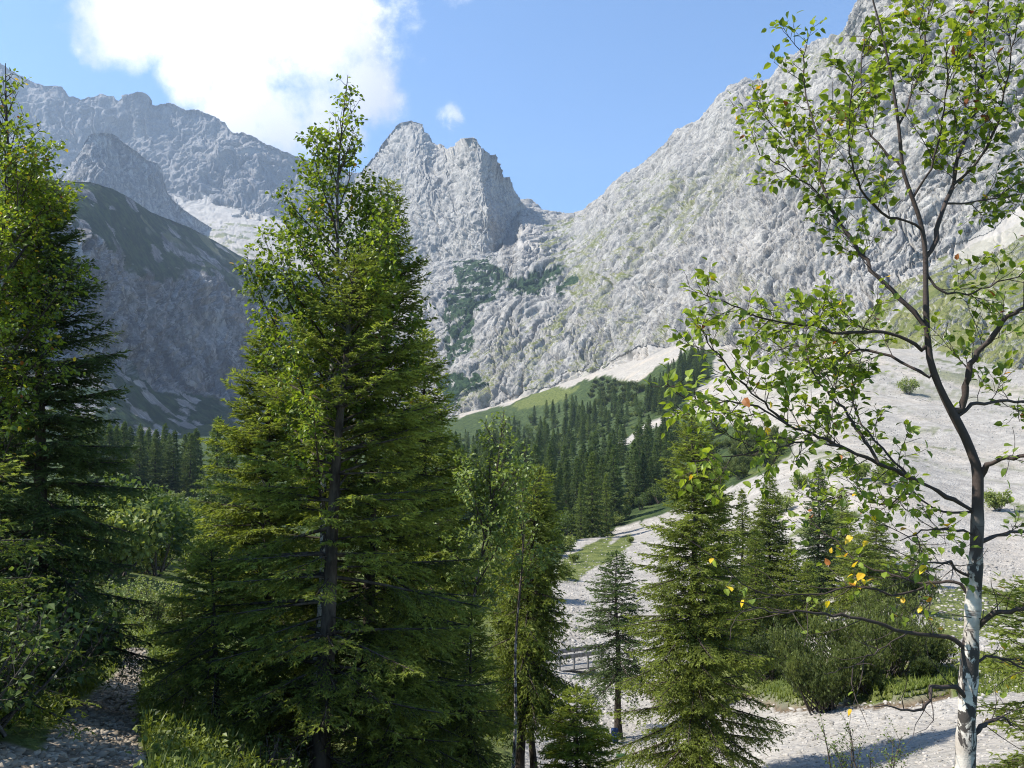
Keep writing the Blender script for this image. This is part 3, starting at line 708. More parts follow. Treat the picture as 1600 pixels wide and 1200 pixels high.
def curve_to(p0, d0, L, n, g, up=0., wob=.1):
    """a growing twig: starts at p0 along d0, bends towards the light"""
    pts = [np.asarray(p0, float)]; d = np.asarray(d0, float)
    for k in range(n - 1):
        d = d + g.normal(size=3) * wob + UP * up / n; d = d / np.linalg.norm(d)
        pts.append(pts[-1] + d * L / (n - 1))
    return np.array(pts)
def arc(pts):
    s = np.r_[0, np.cumsum(np.linalg.norm(np.diff(pts, axis=0), axis=1))]; return s
def along(pts, s):
    a = arc(pts); return np.stack([np.interp(s, a, pts[:, c]) for c in range(3)], -1)
def tangent(pts, s):
    a = arc(pts); t = unit(np.gradient(pts, axis=0)); return unit(np.stack([np.interp(s, a, t[:, c]) for c in range(3)], -1))
def leafy_twigs(sp_list, wd, pts, g, spacing, tw_len, leaf, per=.035, start=.15, up=.3, r=.004, pick=None, fine=True, flat=.55, level=1, spread=(30, 65), tonebias=0., hangd=.35):
    """side twigs along a limb, each carrying alternate leaves; pick(g, n, positions) chooses the soup (leaf colour) per leaf"""
    L = arc(pts)[-1]; n = max(1, int(L * (1 - start) / spacing))
    for q in range(n):
        s = L * (start + (1 - start) * (q + g.random()) / n)
        o, tg = along(pts, np.array([s]))[0], tangent(pts, np.array([s]))[0]
        side = unit(np.cross(tg, g.normal(size=3))); side[2] *= flat; side = unit(side)
        an = R(g.uniform(*spread)); d = tg * math.cos(an) + side * math.sin(an)
        l = tw_len * g.uniform(.5, 1.2) * (1 - .45 * s / L)
        tw = curve_to(o, d, l, 5, g, up, .12)
        wd.limb(tw, np.linspace(r, .0012, 5), 3)
        if level > 1 and l > .12:
            leafy_twigs(sp_list, wd, tw, g, spacing * .6, tw_len * .5, leaf, per, .2, up, r * .6, pick, fine, flat, level - 1, spread, tonebias, hangd)
        put_leaves(sp_list, tw, g, leaf, per, pick, fine, tonebias, .25, hangd)
    put_leaves(sp_list, pts, g, leaf, per * 1.2, pick, fine, tonebias, .8, hangd)
def put_leaves(sp_list, tw, g, leaf, per, pick, fine, tonebias=0., start=.2, hangd=.35):
    L = arc(tw)[-1]; m = max(1, int(L * (1 - start) / per)) + 1
    s = L * (start + (1 - start) * (np.arange(m) + g.uniform(.2, .9, m)) / m); s[-1] = L
    o, tg = along(tw, s), tangent(tw, s)
    sd_ = unit(np.cross(tg, g.normal(size=(m, 3)))); an = np.deg2rad(g.uniform(30, 75, m))
    pd = unit(tg * np.cos(an)[:, None] + sd_ * np.sin(an)[:, None])
    b = o + pd * (leaf * .32)
    d = unit(pd + g.normal(size=(m, 3)) * .35 - UP * hangd * g.uniform(.2, 1.8, (m, 1)))
    nr = unit(UP * 1.1 + g.normal(size=(m, 3)) * .45)
    size = leaf * g.uniform(.62, 1.12, m)
    tone = np.clip(.5 + tonebias + g.normal(size=m) * .2, 0, 1)
    ch = pick(g, m, b) if pick else np.zeros(m, int)
    for c in range(len(sp_list)):
        k = ch == c
        if k.any(): leaves(sp_list[c], b[k], d[k], nr[k], size[k], tone[k], fine)

def soup_mesh(name, soups, mats):
    """one foliage mesh from several soups, one material slot each"""
    use = [(s, m) for s, m in zip(soups, mats) if s.v]
    V = np.concatenate([np.concatenate(s.v) for s, _ in use]); T = np.concatenate([np.concatenate(s.t) for s, _ in use])
    me = new_mesh(name, V, np.arange(len(V)).reshape(-1, 3), [m for _, m in use], False, {'tone': T})
    mi = np.concatenate([np.full(sum(len(x) for x in s.v) // 3, k, np.int32) for k, (s, _) in enumerate(use)])
    me.polygons.foreach_set('material_index', mi); return me

def shrub(seed, w, h, n_stem, leaf, per, mats, fine=False, pick=None, needle=None, lean=0.):
    """a bush of many stems; broad leaves, or needle tufts when needle=(K, nl, nw)"""
    g = np.random.default_rng(seed); wd = Wood(); sps = [Soup() for _ in mats]
    for q in range(n_stem):
        az = g.uniform(0, 6.28); out = g.uniform(.1, 1) ** .6
        d = np.array([math.cos(az) * out, math.sin(az) * out, g.uniform(.5, 1.2)]); L = math.hypot(w * .5 * out, h) * g.uniform(.6, 1.0)
        p = curve_to([g.normal() * w * .08, g.normal() * w * .08, -.1], unit(d), L, 7, g, .5, .12)
        k = np.hypot(p[:, 0], p[:, 1]).max() / (w * .5)
        if k > 1: p[:, :2] /= k
        wd.limb(p, np.linspace(.012 * h + .006, .003, 7), 4)
        if needle:
            K, nl, nw, slen, nsh = needle
            s = arc(p)[-1] * (.35 + .65 * g.random(nsh) ** .55)
            o = along(p, s) + g.normal(size=(nsh, 3)) * h * .055; tg = tangent(p, s)
            dd = unit(tg * .5 + UP * .8 + g.normal(size=(nsh, 3)) * .5)
            needles(sps[0], o, dd, np.full(nsh, slen) * g.uniform(.6, 1.2, nsh), np.clip(.25 + .5 * (o[:, 2] / h) ** 1.5 + g.normal(size=nsh) * .12, 0, 1), K, nl, nw, g)
        else:
            leafy_twigs(sps, wd, p, g, per * 1.5, h * .32, leaf, per * .7, .1, .3, .004, pick, fine, 1., 1)
    return wd, sps

# ------------------------------------------------------------------ planting
def plant(kind, label, cat, loc, wood_me, crown_me, group=None, rotz=0, scale=1., tl=(0, 0)):
    t_ = empty(kind, loc, rotz); tag(t_, label, cat, group)
    t_.scale = (scale,) * 3 if not isinstance(scale, tuple) else scale
    link('trunk' if 'tree' in kind or kind in ('spruce', 'birch', 'fir') else 'stem', wood_me, t_)
    link('crown' if 'tree' in kind or kind in ('spruce', 'birch', 'fir') else 'foliage', crown_me, t_)
    return t_
def tree_from(gen, kind, label, cat, loc, mat, bark=None, **kw):
    wd, sp = gen
    return plant(kind, label, cat, loc, wd.mesh('trunk', bark or SPRUCE_BARK), sp.mesh('crown', mat), **kw)
def lean_to(base, px, py, Y):
    """offset of a treetop seen at a photo point from its foot, and the height between them"""
    top = P(px, py, Y); return (top[0] - base[0], 0.), top[2] - base[2]

# ------------------------------------------------------------------ the near trees, one by one
def at(px, py, Y): return on_ground(px, py, Y)
def spruce_at(px, Y, top_px, top_py, label, seed, mat=SPRUCE_LEAF, half=1.0, group=None, cat='spruce', name='spruce_tree', bark=None, base_py=1200, **kw):
    b = at(px, base_py, Y); top = P(top_px, top_py, Y); H = top[2] - b[2]
    g = spruce(seed, H, kw.pop('h0', .12 * H), half, kw.pop('r0', .012 * H + .01), lean=(top[0] - b[0], 0), **kw)
    return tree_from(g, name, label, cat, b, mat, bark, group=group)
FINE = dict(K=9, nl=.024, nw=.0045, shoot=.040, slen=.075, twig=.060)
MEDI = dict(K=6, nl=.042, nw=.010, shoot=.06, slen=.12, twig=.085)
COAR = dict(K=5, nl=.085, nw=.025, shoot=.13, slen=.22, twig=.17, max_twig=.9)
NEAR = not os.environ.get('NONEAR')
if NEAR:
    spruce_at(497, 9.0, 552, 395, 'tall spruce with a dark bare trunk standing in front of the white birch', 11, half=2.5, h0=1.1, r0=.105, whorl=.31, per=7, inter=3, prof=.62, droop=.22, hang=.22, bare=.3, low_dn=-6, top_up=42, dead=44, keep=.74, one_side=1.57, **FINE)
    spruce_at(566, 10.6, 610, 285, 'slim dark spruce close behind the birch, with long drooping boughs pointing to the rock wall', 12, half=1.75, h0=.7, r0=.10, whorl=.29, per=7, inter=4, prof=.72, droop=.26, hang=.42, bare=.22, low_dn=-4, top_up=40, dead=24, keep=.7, **FINE)
    spruce_at(812, 16.0, 842, 735, 'spruce with hanging curtain twigs and a bare lower trunk, beside the little bridge', 13, half=1.15, h0=1.6, r0=.09, whorl=.3, prof=.55, droop=.4, hang=.75, bare=.2, dead=10, **MEDI)
    spruce_at(834, 16.8, 800, 800, 'thinner spruce whose trunk stands right against the curtain spruce', 14, half=1.0, h0=1.5, r0=.075, whorl=.32, prof=.6, droop=.4, hang=.6, bare=.2, dead=8, **MEDI)
    spruce_at(733, 11.0, 738, 955, 'small young spruce with open airy boughs at the foot of the pale leafy tree', 15, half=.82, h0=.25, r0=.035, whorl=.22, per=5, inter=3, prof=.8, droop=.25, hang=.2, bare=.12, dead=4, **FINE)
    spruce_at(902, 13.0, 901, 1076, 'bright yellow green young fir with flat tiers of boughs beside the signpost', 16, mat=FIR_LEAF, half=.74, h0=.3, r0=.035, whorl=.26, per=7, inter=3, prof=.55, droop=.12, hang=.05, bare=.2, low_dn=0, top_up=25, cat='fir', name='fir_tree', K=10, nl=.03, nw=.007, shoot=.04, slen=.09, twig=.06)
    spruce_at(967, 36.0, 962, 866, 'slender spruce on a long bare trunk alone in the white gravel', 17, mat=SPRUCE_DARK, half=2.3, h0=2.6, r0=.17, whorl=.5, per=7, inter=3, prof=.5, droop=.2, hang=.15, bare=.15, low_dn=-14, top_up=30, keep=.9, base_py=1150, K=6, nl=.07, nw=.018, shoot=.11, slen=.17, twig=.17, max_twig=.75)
    spruce_at(1086, 20.0, 1083, 648, 'large full spruce in the middle of the gravel, its crown reaching almost to the ground', 18, half=2.3, h0=1.0, r0=.16, whorl=.42, per=7, inter=4, prof=.6, droop=.28, hang=.35, bare=.15, low_dn=-14, top_up=38, keep=.88, dead=8, **MEDI)
    for k, (px, Y, tx, ty, hf, lb) in enumerate([(1124, 46, 1122, 735, 1.5, 'narrow spruce half hidden behind the large full spruce'), (1161, 52, 1160, 768, 1.35, 'thin pointed spruce between the large full spruce and its bushier neighbour'), (1204, 50, 1202, 742, 2.5, 'bushy broad based spruce with fresh green boughs on the gravel'), (1282, 58, 1280, 722, 1.9, 'dark narrow spruce standing on the gravel behind the birch twigs'), (1240, 48, 1236, 850, 1.6, 'short spruce at the foot of the bushy broad based spruce'), (1345, 46, 1343, 838, 2.2, 'low wide spruce behind the yellow birch leaves'), (1395, 50, 1392, 880, 1.8, 'stunted spruce next to the dwarf pines under the birch twigs'), (1318, 66, 1316, 765, 1.7, 'pointed spruce farther up the gravel behind the dark narrow one'), (1372, 60, 1370, 800, 1.9, 'spruce in line with the leafy little tree, seen through the birch limbs'), (1436, 56, 1437, 850, 1.7, 'small spruce on the gravel just beside the birch trunk'), (1182, 44, 1180, 830, 1.4, 'young spruce squeezed between the thin pointed one and the bushy one'), (1262, 44, 1262, 880, 1.5, 'little spruce at the back of the thicket')]):
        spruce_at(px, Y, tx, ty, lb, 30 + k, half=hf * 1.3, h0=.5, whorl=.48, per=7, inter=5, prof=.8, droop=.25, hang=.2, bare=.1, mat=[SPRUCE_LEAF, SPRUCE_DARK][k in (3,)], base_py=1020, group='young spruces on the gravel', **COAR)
    spruce_at(52, 9.4, 62, 290, 'dark spruce in shade beside the path, its boughs poking out towards the cliff', 19, mat=SPRUCE_DARK, half=1.38, h0=.8, r0=.1, whorl=.29, per=7, inter=3, prof=.5, droop=.3, hang=.35, bare=.2, low_dn=-10, **FINE)  # dark needle colour carries part of its shade
    spruce_at(-95, 7.0, -85, 640, 'shaded spruce at the very edge of the view beside the path', 20, half=1.1, h0=.5, r0=.1, whorl=.36, per=6, inter=3, prof=.55, droop=.3, hang=.3, bare=.2, K=7, nl=.024, nw=.006, shoot=.06, slen=.08, twig=.09)
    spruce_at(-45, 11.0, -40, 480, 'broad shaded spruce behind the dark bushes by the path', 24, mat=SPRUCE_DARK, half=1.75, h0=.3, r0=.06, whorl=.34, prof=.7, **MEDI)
    spruce_at(338, 9.4, 330, 850, 'crooked little spruce with a bare scabby trunk among the sunny herbs', 21, half=.8, h0=.85, r0=.032, whorl=.24, per=5, inter=3, prof=.5, droop=.22, hang=.2, bare=.2, dead=9, **FINE)
    spruce_at(292, 12.0, 284, 930, 'young spruce leaning its boughs over the bend of the path', 22, half=.8, h0=.25, r0=.04, whorl=.25, prof=.7, droop=.25, hang=.2, bare=.1, **FINE)
    spruce_at(420, 12.0, 415, 520, 'spruce filling the gap beside the tall dark trunk, boughs in full sun', 23, half=1.75, h0=.3, r0=.07, whorl=.34, prof=.62, droop=.25, hang=.25, bare=.15, **MEDI)
    spruce_at(655, 14.0, 664, 520, 'spruce behind the slim dark spruce, its tip hidden among the boughs', 25, half=1.5, h0=.5, r0=.08, whorl=.34, prof=.65, droop=.3, hang=.4, bare=.2, **MEDI)
    spruce_at(612, 9.4, 614, 1000, 'low young spruce in shade under the slim dark spruce', 26, half=.95, h0=.2, r0=.04, whorl=.26, prof=.7, bare=.1, **FINE)
    spruce_at(1652, 4.6, 1655, 900, 'young spruce at the edge of the view whose bough tips touch the birch trunk', 27, half=.50, h0=.35, r0=.03, whorl=.22, prof=.3, per=6, inter=3, droop=.2, hang=.1, bare=.1, K=11, nl=.017, nw=.0022, shoot=.03, slen=.055, twig=.05)

    # ---------------------------------------------------------------- birches
    def pick_birch(yellow, rust, low=None):
        def f(g, n, pos):
            y = yellow if low is None else np.where(pos[:, 2] < low[0], low[1], yellow)
            r = g.random(n); return np.where(r < y, 1, np.where(r < y + rust, 2, 0))
        return f
    LEAFM = [BIRCH_LEAF, YELLOW_LEAF, RUST_LEAF]
    def birch(seed, base, top, H, r0, env, label, leaf=.055, nb=34, h0=.25, fine=True, mats=LEAFM, pick=None, tw=.42, spacing=.085, per=.03, bend=0., kind='birch_tree', cat='birch', bark=None, tonebias=0., up=.9, rise=(32, 62)):
        """env: (relative height, reach m) pairs giving the crown's outline"""
        g = np.random.default_rng(seed); wd = Wood(); sps = [Soup() for _ in mats]
        zz = np.linspace(-.4, H, 18); k = np.clip(zz / H, 0, 1)
        ax = np.stack([top * k ** 1.1 + bend * np.sin(k * 3.14) + .03 * np.sin(zz * 1.9 + seed), .05 * np.sin(zz * 1.4), zz], -1)
        wd.limb(ax, r0 * (1 - k) ** .9 + .004, 12)
        e = np.array(env)
        for q in range(nb):
            rel = h0 + (1 - h0) * ((q + g.random()) / nb) ** .9
            if rel > .985: continue
            o = np.array([np.interp(rel * H, zz, ax[:, c]) for c in range(3)])
            az = g.uniform(0, 6.28); el = R(g.uniform(*rise)); reach = np.interp(rel, e[:, 0], e[:, 1]) * g.uniform(.55, 1.1)
            L = reach / max(.35, math.cos(el + .15))
            L = min(L, (H * .98 - o[2]) / max(.2, math.sin(el + .2)) * .85 + .05)
            k_ = g.uniform(.7, 1.12)
            while L > .12 and L * math.cos(el + .12) > k_ * np.interp((o[2] + L * math.sin(min(1.4, el + .25))) / H, e[:, 0], e[:, 1]): L *= .9
            if L < .12: L = .12
            d = np.array([math.cos(az) * math.cos(el), math.sin(az) * math.cos(el), math.sin(el)])
            p = curve_to(o, d, L, 8, g, up * .4, .08)
            wd.limb(p, np.linspace(min(.022, .008 * L + .004), .002, 8), 5)
            leafy_twigs(sps, wd, p, g, spacing, tw * min(1, .35 + L * .6), leaf, per, .12, .35, .0035, pick, fine, .8, 2 if L > .7 else 1, tonebias=tonebias)
        t_ = plant(kind, label, cat, base, wd.mesh('trunk', bark or BIRCH_BARK), soup_mesh('crown', sps, mats))
        return t_
    b = at(487, 1200, 9.8); tp = P(541, 118, 9.8)
    birch(41, b, tp[0] - b[0], tp[2] - b[2], .055, [(.2, .9), (.4, 1.7), (.55, 1.75), (.66, 1.45), (.76, .95), (.85, .66), (.93, .36), (1, .06)], 'tall birch rising from behind the dark spruce trunk, its leafy tip against the cloud', .060, 62, .34, pick=pick_birch(.004, .002), tw=.45, spacing=.075, per=.032)
    b = at(-25, 1100, 8.6); tp = P(14, 100, 8.6)
    birch(42, b, tp[0] - b[0], tp[2] - b[2], .05, [(.2, .7), (.5, .85), (.75, .95), (.9, .45), (1, .1)], 'birch with a few yellow leaves above the shaded spruce by the path', .052, 64, .3, pick=pick_birch(.025, .008), tw=.4, spacing=.07, per=.032)
    b = at(704, 1100, 13.5); tp = P(790, 640, 13.5)
    birch(43, b, tp[0] - b[0], tp[2] - b[2], .032, [(.3, .5), (.6, .85), (.85, .75), (1, .2)], 'slender pale leaved tree with a thin whitish stem in front of the valley forest', .075, 34, .42, fine=True, mats=[BIRCH_PALE], tw=.4, spacing=.08, per=.04, cat='broadleaf tree', kind='broadleaf_tree', tonebias=.1)
    b = at(800, 1100, 15); tp = P(822, 690, 15)
    birch(44, b, tp[0] - b[0], tp[2] - b[2], .03, [(.3, .5), (.6, .7), (.85, .5), (1, .2)], 'pale leaved young tree mixed with the curtain spruce above the little bridge', .075, 24, .5, mats=[BIRCH_PALE], tw=.35, spacing=.08, per=.04, cat='broadleaf tree', kind='broadleaf_tree', tonebias=.1)

    def near_birch():
        Y0 = 3.6; b = at(1507, 1290, Y0); g = np.random.default_rng(77)
        root = tag(empty('birch_tree', b), 'white barked birch at the viewer\'s side with cracked dark bark and long bare lower limbs', 'birch')
        def path3(pl, dy0=0., dy1=0.):
            pl = np.array(pl, float); s = np.r_[0, np.cumsum(np.hypot(*np.diff(pl, axis=0).T))]; s /= s[-1]
            n = max(6, int(len(pl) * 3)); q = np.linspace(0, 1, n)
            x = smooth_interp(q, s, pl[:, 0]); y = smooth_interp(q, s, pl[:, 1])
            return P(x, y, Y0 + dy0 + (dy1 - dy0) * q ** 1.3) - b
        tr = Wood()
        trunk = path3([(1503, 1310), (1508, 1200), (1511, 1110), (1517, 1000), (1523, 900), (1527, 820), (1528, 745), (1512, 692), (1492, 652), (1468, 605), (1452, 555), (1447, 480), (1446, 400), (1441, 358), (1426, 310), (1411, 265), (1404, 195), (1395, 135), (1380, 60), (1360, -15), (1350, -60)])
        q = np.linspace(0, 1, len(trunk)); rad = np.interp(q, [0, .08, .2, .35, .43, .55, .68, .8, .92, 1], [.046, .0415, .0355, .0285, .0205, .014, .0108, .0075, .0045, .003])
        rad *= 1 + .06 * g.normal(size=len(q)); tr.limb(trunk, rad, 18)
        link('trunk', tr.mesh('trunk', BIRCH_BARK, (.026, .033)), root)
        # (outline in the photo, start offset, end offset in depth, thick end, thin end, leaf richness, low)
        L = [([(1455, 392), (1465, 350), (1478, 318), (1490, 288), (1496, 250), (1503, 228), (1530, 150), (1538, 70), (1545, -20)], 0, .35, .012, .004, 1.0),
             ([(1503, 640), (1508, 610), (1516, 570), (1526, 550), (1556, 520), (1580, 490), (1640, 470)], 0, -.3, .017, .006, .8),
             ([(1447, 512), (1430, 490), (1417, 477), (1387, 448), (1363, 420), (1347, 396), (1300, 327), (1283, 277), (1277, 213), (1260, 150), (1253, 73)], 0, .55, .012, .0025, 1.0),
             ([(1283, 277), (1255, 246), (1237, 228), (1215, 205), (1186, 170)], .42, .8, .005, .0015, 1.0),
             ([(1300, 330), (1265, 290), (1225, 262), (1188, 240)], .38, .2, .005, .0015, .9),
             ([(1440, 547), (1420, 532), (1400, 523), (1357, 517), (1310, 522), (1277, 510), (1200, 500), (1150, 480), (1108, 462)], 0, -.35, .010, .002, 1.1),
             ([(1452, 590), (1400, 560), (1340, 545), (1290, 570), (1240, 540), (1190, 560)], 0, .5, .008, .002, 1.0),
             ([(1524, 800), (1493, 783), (1450, 760), (1413, 743), (1373, 723), (1340, 710), (1313, 698), (1273, 680), (1237, 667), (1197, 632), (1150, 588), (1130, 563), (1107, 537), (1096, 512)], 0, -.45, .0115, .002, .95),
             ([(1373, 723), (1352, 690), (1333, 657), (1310, 630), (1280, 597), (1262, 560), (1258, 500)], -.15, .1, .008, .002, .95),
             ([(1310, 697), (1260, 690), (1200, 703), (1150, 712), (1110, 717), (1080, 722)], -.24, -.6, .005, .0018, .95),
             ([(1237, 667), (1190, 640), (1150, 628), (1090, 627), (1053, 612), (1043, 600)], -.35, -.5, .0045, .0018, .9),
             ([(1420, 746), (1380, 700), (1340, 650), (1330, 600), (1345, 560)], -.12, .3, .006, .002, .8),
             ([(1533, 745), (1545, 728), (1560, 720), (1600, 712), (1660, 700)], 0, -.4, .014, .005, .5),
             ([(1497, 650), (1508, 640), (1522, 630), (1600, 627), (1660, 640)], 0, .3, .010, .004, .8),
             ([(1514, 900), (1498, 892), (1483, 877), (1447, 880), (1420, 895)], 0, -.4, .008, .002, .12),
             ([(1520, 800), (1470, 800), (1420, 770), (1380, 790), (1330, 770), (1280, 790)], 0, .5, .006, .002, .95),
             ([(1526, 838), (1500, 830), (1460, 826), (1410, 845)], 0, -.3, .0065, .0022, .85),
             ([(1518, 935), (1500, 912), (1480, 908), (1453, 913), (1400, 900), (1350, 883), (1300, 840), (1262, 818)], 0, .3, .0075, .002, .6),
             ([(1453, 913), (1400, 930), (1340, 915), (1260, 930), (1190, 925), (1110, 868)], .1, -.2, .006, .0015, .22),
             ([(1504, 1010), (1485, 996), (1467, 992), (1417, 988), (1367, 973), (1323, 963), (1267, 957), (1200, 955), (1150, 940)], 0, -.35, .012, .0018, .16),
             ([(1417, 988), (1395, 1005), (1365, 1020), (1330, 1040), (1308, 1044)], -.1, -.3, .0035, .001, .0),
             ([(1524, 985), (1540, 968), (1557, 957), (1600, 953), (1660, 960)], 0, -.3, .012, .005, .3),
             ([(1523, 1035), (1545, 1026), (1567, 1030), (1600, 1047), (1640, 1080)], 0, .2, .007, .003, .3),
             ([(1517, 1103), (1505, 1088), (1493, 1073), (1457, 1073), (1452, 1090), (1440, 1110), (1367, 1103)], 0, -.35, .013, .0018, .0),
             ([(1524, 1145), (1540, 1130), (1567, 1120), (1580, 1135)], 0, .2, .012, .004, .1),
             ([(1526, 850), (1560, 835), (1600, 830), (1650, 815)], 0, .3, .011, .004, .6),
             ([(1446, 420), (1470, 455), (1510, 460), (1560, 440), (1610, 430)], 0, -.2, .007, .002, 1.0),
             ([(1441, 360), (1420, 345), (1390, 340), (1350, 300), (1330, 250), (1325, 190), (1335, 120)], 0, -.4, .007, .002, 1.0),
             ([(1478, 318), (1520, 315), (1560, 310), (1610, 300)], .05, .3, .006, .002, 1.0),
             ([(1490, 288), (1530, 250), (1560, 190), (1575, 120), (1590, 40)], .05, -.25, .007, .002, 1.0),
             ([(1404, 195), (1425, 150), (1440, 100), (1450, 40), (1462, -20)], 0, .3, .006, .002, 1.0),
             ([(1411, 265), (1375, 225), (1350, 175), (1345, 100), (1352, 30)], 0, .3, .006, .002, 1.0),
             ([(1426, 310), (1455, 260), (1470, 200), (1480, 130), (1478, 60)], 0, -.3, .006, .002, 1.1)]
        sps = [Soup() for _ in LEAFM]
        for pl, d0, d1, r0_, r1_, rich in L:
            p = path3(pl, d0, d1); n = len(p)
            p[1:] += g.normal(size=(n - 1, 3)) * .004
            if d0 == 0:                       # grow out of the trunk's heart
                k = np.argmin(np.linalg.norm(trunk - p[0], axis=1)); p = np.concatenate([trunk[k:k + 1], p]); n += 1
            wd = Wood(); wd.limb(p, np.linspace(r0_, r1_, n) * (1 + .1 * g.normal(size=n)), 7)
            zt = P(1500, 860, Y0)[2] - b[2]
            if rich > .35: leafy_twigs(sps, wd, p, g, .047 / rich, .28, .043, .034 / min(1.0, rich), .2, .35, .0026, pick_birch(.010, .008, (zt, .2)), True, .8, 2, hangd=.12)
            else:
                pk = pick_birch(.45, .1)
                for q in range(int(9 + rich * 26)):
                    s = arc(p)[-1] * g.uniform(.15, 1); o = along(p, np.array([s]))[0]; tg = tangent(p, np.array([s]))[0]
                    tw = curve_to(o, unit(tg + g.normal(size=3) * .7), g.uniform(.05, .3), 5, g, .1, .2); wd.limb(tw, np.linspace(.0024, .001, 5), 4)
                    if g.random() < .06 + rich * .9: put_leaves(sps, tw, g, .045, .07, pk, True, .1, .6, .5)
            link('limb', wd.mesh('limb', BIRCH_BARK, (.026, .033)), root)
        link('crown', soup_mesh('crown', sps, LEAFM), root)
    near_birch()

# ------------------------------------------------------------------ bushes near the path and along the bank
def bush_at(px, py, Y, w, h, label, seed, mats, leaf=.06, per=.06, n=26, name='shrub', cat='bush', group=None, **kw):
    wd, sps = shrub(seed, w, h, n, leaf, per, mats, **kw)
    return plant(name, label, cat, at(px, py, Y), wd.mesh('stem', TWIG_BARK), soup_mesh('foliage', sps, mats), group=group)
if NEAR:
    for k, (px, py, Y, w, h, lb) in enumerate([(20, 1050, 8.5, 2.2, 1.5, 'dark shaded bush low at the edge of the path below the spruce'), (85, 1010, 12, 2.0, 1.7, 'shaded leafy bush on the bank above the path'), (130, 970, 16, 2.0, 1.5, 'tall dark bush where the path bends out of sight'), (-60, 1100, 6.5, 1.8, 1.1, 'shaded low bush at the lower corner beside the path'), (235, 940, 24, 2.4, 1.5, 'sunny green bush closing the view at the end of the path')]):
        bush_at(px, py, Y, w, h, lb, 60 + k, [WILLOW_LEAF if k == 4 else SHADE_LEAF], .075, .05, 34)
    for k, (px, py, Y, w, h, lb) in enumerate([(275, 1080, 10.5, .8, .6, 'dark low bush beside the path under the young spruce'), (420, 1190, 8.2, 1.0, .55, 'small leafy bush at the foot of the tall dark trunk'), (560, 1190, 9.5, 1.3, .8, 'shaded low bush between the spruce trunks'), (660, 1190, 10, 1.2, .7, 'low bush in shade beside the airy young spruce')]):
        bush_at(px, py, Y, w, h, lb, 70 + k, [SHADE_LEAF], .05, .05, 20)
    # dwarf pines on the turf of the gravel bank
    for k, (px, py, Y, w, h, lb) in enumerate([(1285, 1085, 27.5, 2.8, 2.1, 'rounded dwarf pine at the edge of the gravel bank'), (1345, 1082, 28, 2.6, 2.4, 'dense dwarf pine in the middle of the thicket on the bank'), (1400, 1080, 29, 2.6, 2.2, 'dark dwarf pine under the bare birch limb'), (1450, 1070, 30, 2.2, 1.8, 'dwarf pine nearest the white birch trunk'), (1250, 1065, 31, 2.6, 2.6, 'yellowish dwarf pine behind the rounded one'), (1320, 1060, 33, 3.2, 3.2, 'tall dwarf pine standing up behind the thicket'), (1390, 1050, 34, 3.0, 3.0, 'dark upright dwarf pine at the back of the thicket'), (1445, 1092, 27.5, 1.0, .8, 'small round dwarf pine alone before the thicket'), (1200, 1050, 36, 3.2, 2.4, 'low spreading dwarf pine beside the large full spruce'), (1155, 1045, 40, 3.0, 2.2, 'flat dwarf pine behind the large full spruce'), (1130, 1000, 50, 3.4, 3.0, 'dwarf pine bush in the gap behind the large full spruce'), (1230, 985, 48, 4.0, 3.2, 'wide dwarf pine behind the thicket on the bank'), (1425, 1000, 44, 3.4, 2.6, 'dwarf pine beyond the thicket, half hidden by birch twigs')]):
        bush_at(px, py, Y, w * [.85, .7, 1.0][k % 3], h * [1.0, .7, 1.15, .85][k % 4], lb, 80 + k, [PINE_LEAF], n=40, name='dwarf_pine', cat='dwarf pine', group='dwarf pines on the gravel bank', needle=(7, .085, .016, .14, 70))
    wd, sps = shrub(99, 1.0, 1.25, 12, .03, .035, [SHADE_LEAF], True)
    plant('shrub', 'twiggy little bush with tiny dark leaves in front of the gravel', 'bush', at(1362, 1230, 9.0) + np.array([0, 0, -.1]), wd.mesh('stem', TWIG_BARK), soup_mesh('foliage', sps, [SHADE_LEAF]))

# ------------------------------------------------------------------ the valley forest
def rays_ground(px, py, lo=25., hi=1000.):
    px = np.asarray(px, float); py = np.asarray(py, float)
    Y = np.geomspace(lo, hi, 260)
    p = P(px[:, None], py[:, None], Y[None])
    d = p[..., 2] - ground_quick(p[..., 0], p[..., 1])
    k = np.where((d < 0).any(1), np.argmax(d < 0, 1), len(Y) - 1)
    i = np.arange(len(px)); x, y = p[i, k, 0], p[i, k, 1]
    return np.stack([x, y, ground_quick(x, y)], -1)
def scatter(poly, n, seed, mind=7., persp=True):
    """n spots inside a patch seen in the photo, kept apart"""
    g = np.random.default_rng(seed); a = np.array(poly, float); out = []
    lo, hi = a.min(0), a.max(0); tries = 0
    while len(out) < n and tries < 60 * n:
        tries += 1; q = g.uniform(lo, hi)
        if not in_poly(q[:1], q[1:], poly)[0]: continue
        if any(abs(q[0] - o[0]) < mind and abs(q[1] - o[1]) < mind * .6 for o in out): continue
        out.append(q)
    out = np.array(out); return rays_ground(out[:, 0], out[:, 1])
FARK = dict(whorl=1.05, per=6, inter=3, twig=.4, shoot=.42, slen=.5, K=4, nl=.34, nw=.12, max_twig=1.5, wood_sides=3, low_dn=-22, top_up=35)
def kit(seeds, mats, H=16., half=3.5, **kw):
    ks = []
    for s, m in zip(seeds, mats):
        p = dict(FARK); p.update(prof=.8, droop=.3, hang=.35, bare=.05); p.update(kw)
        wd, sp = spruce(s, H, .8, half * (1 + .16 * ((s * 7) % 5 - 2) / 2), .22, **p)
        ks.append((wd.mesh('trunk', SPRUCE_BARK), sp.mesh('crown', m)))
    return ks
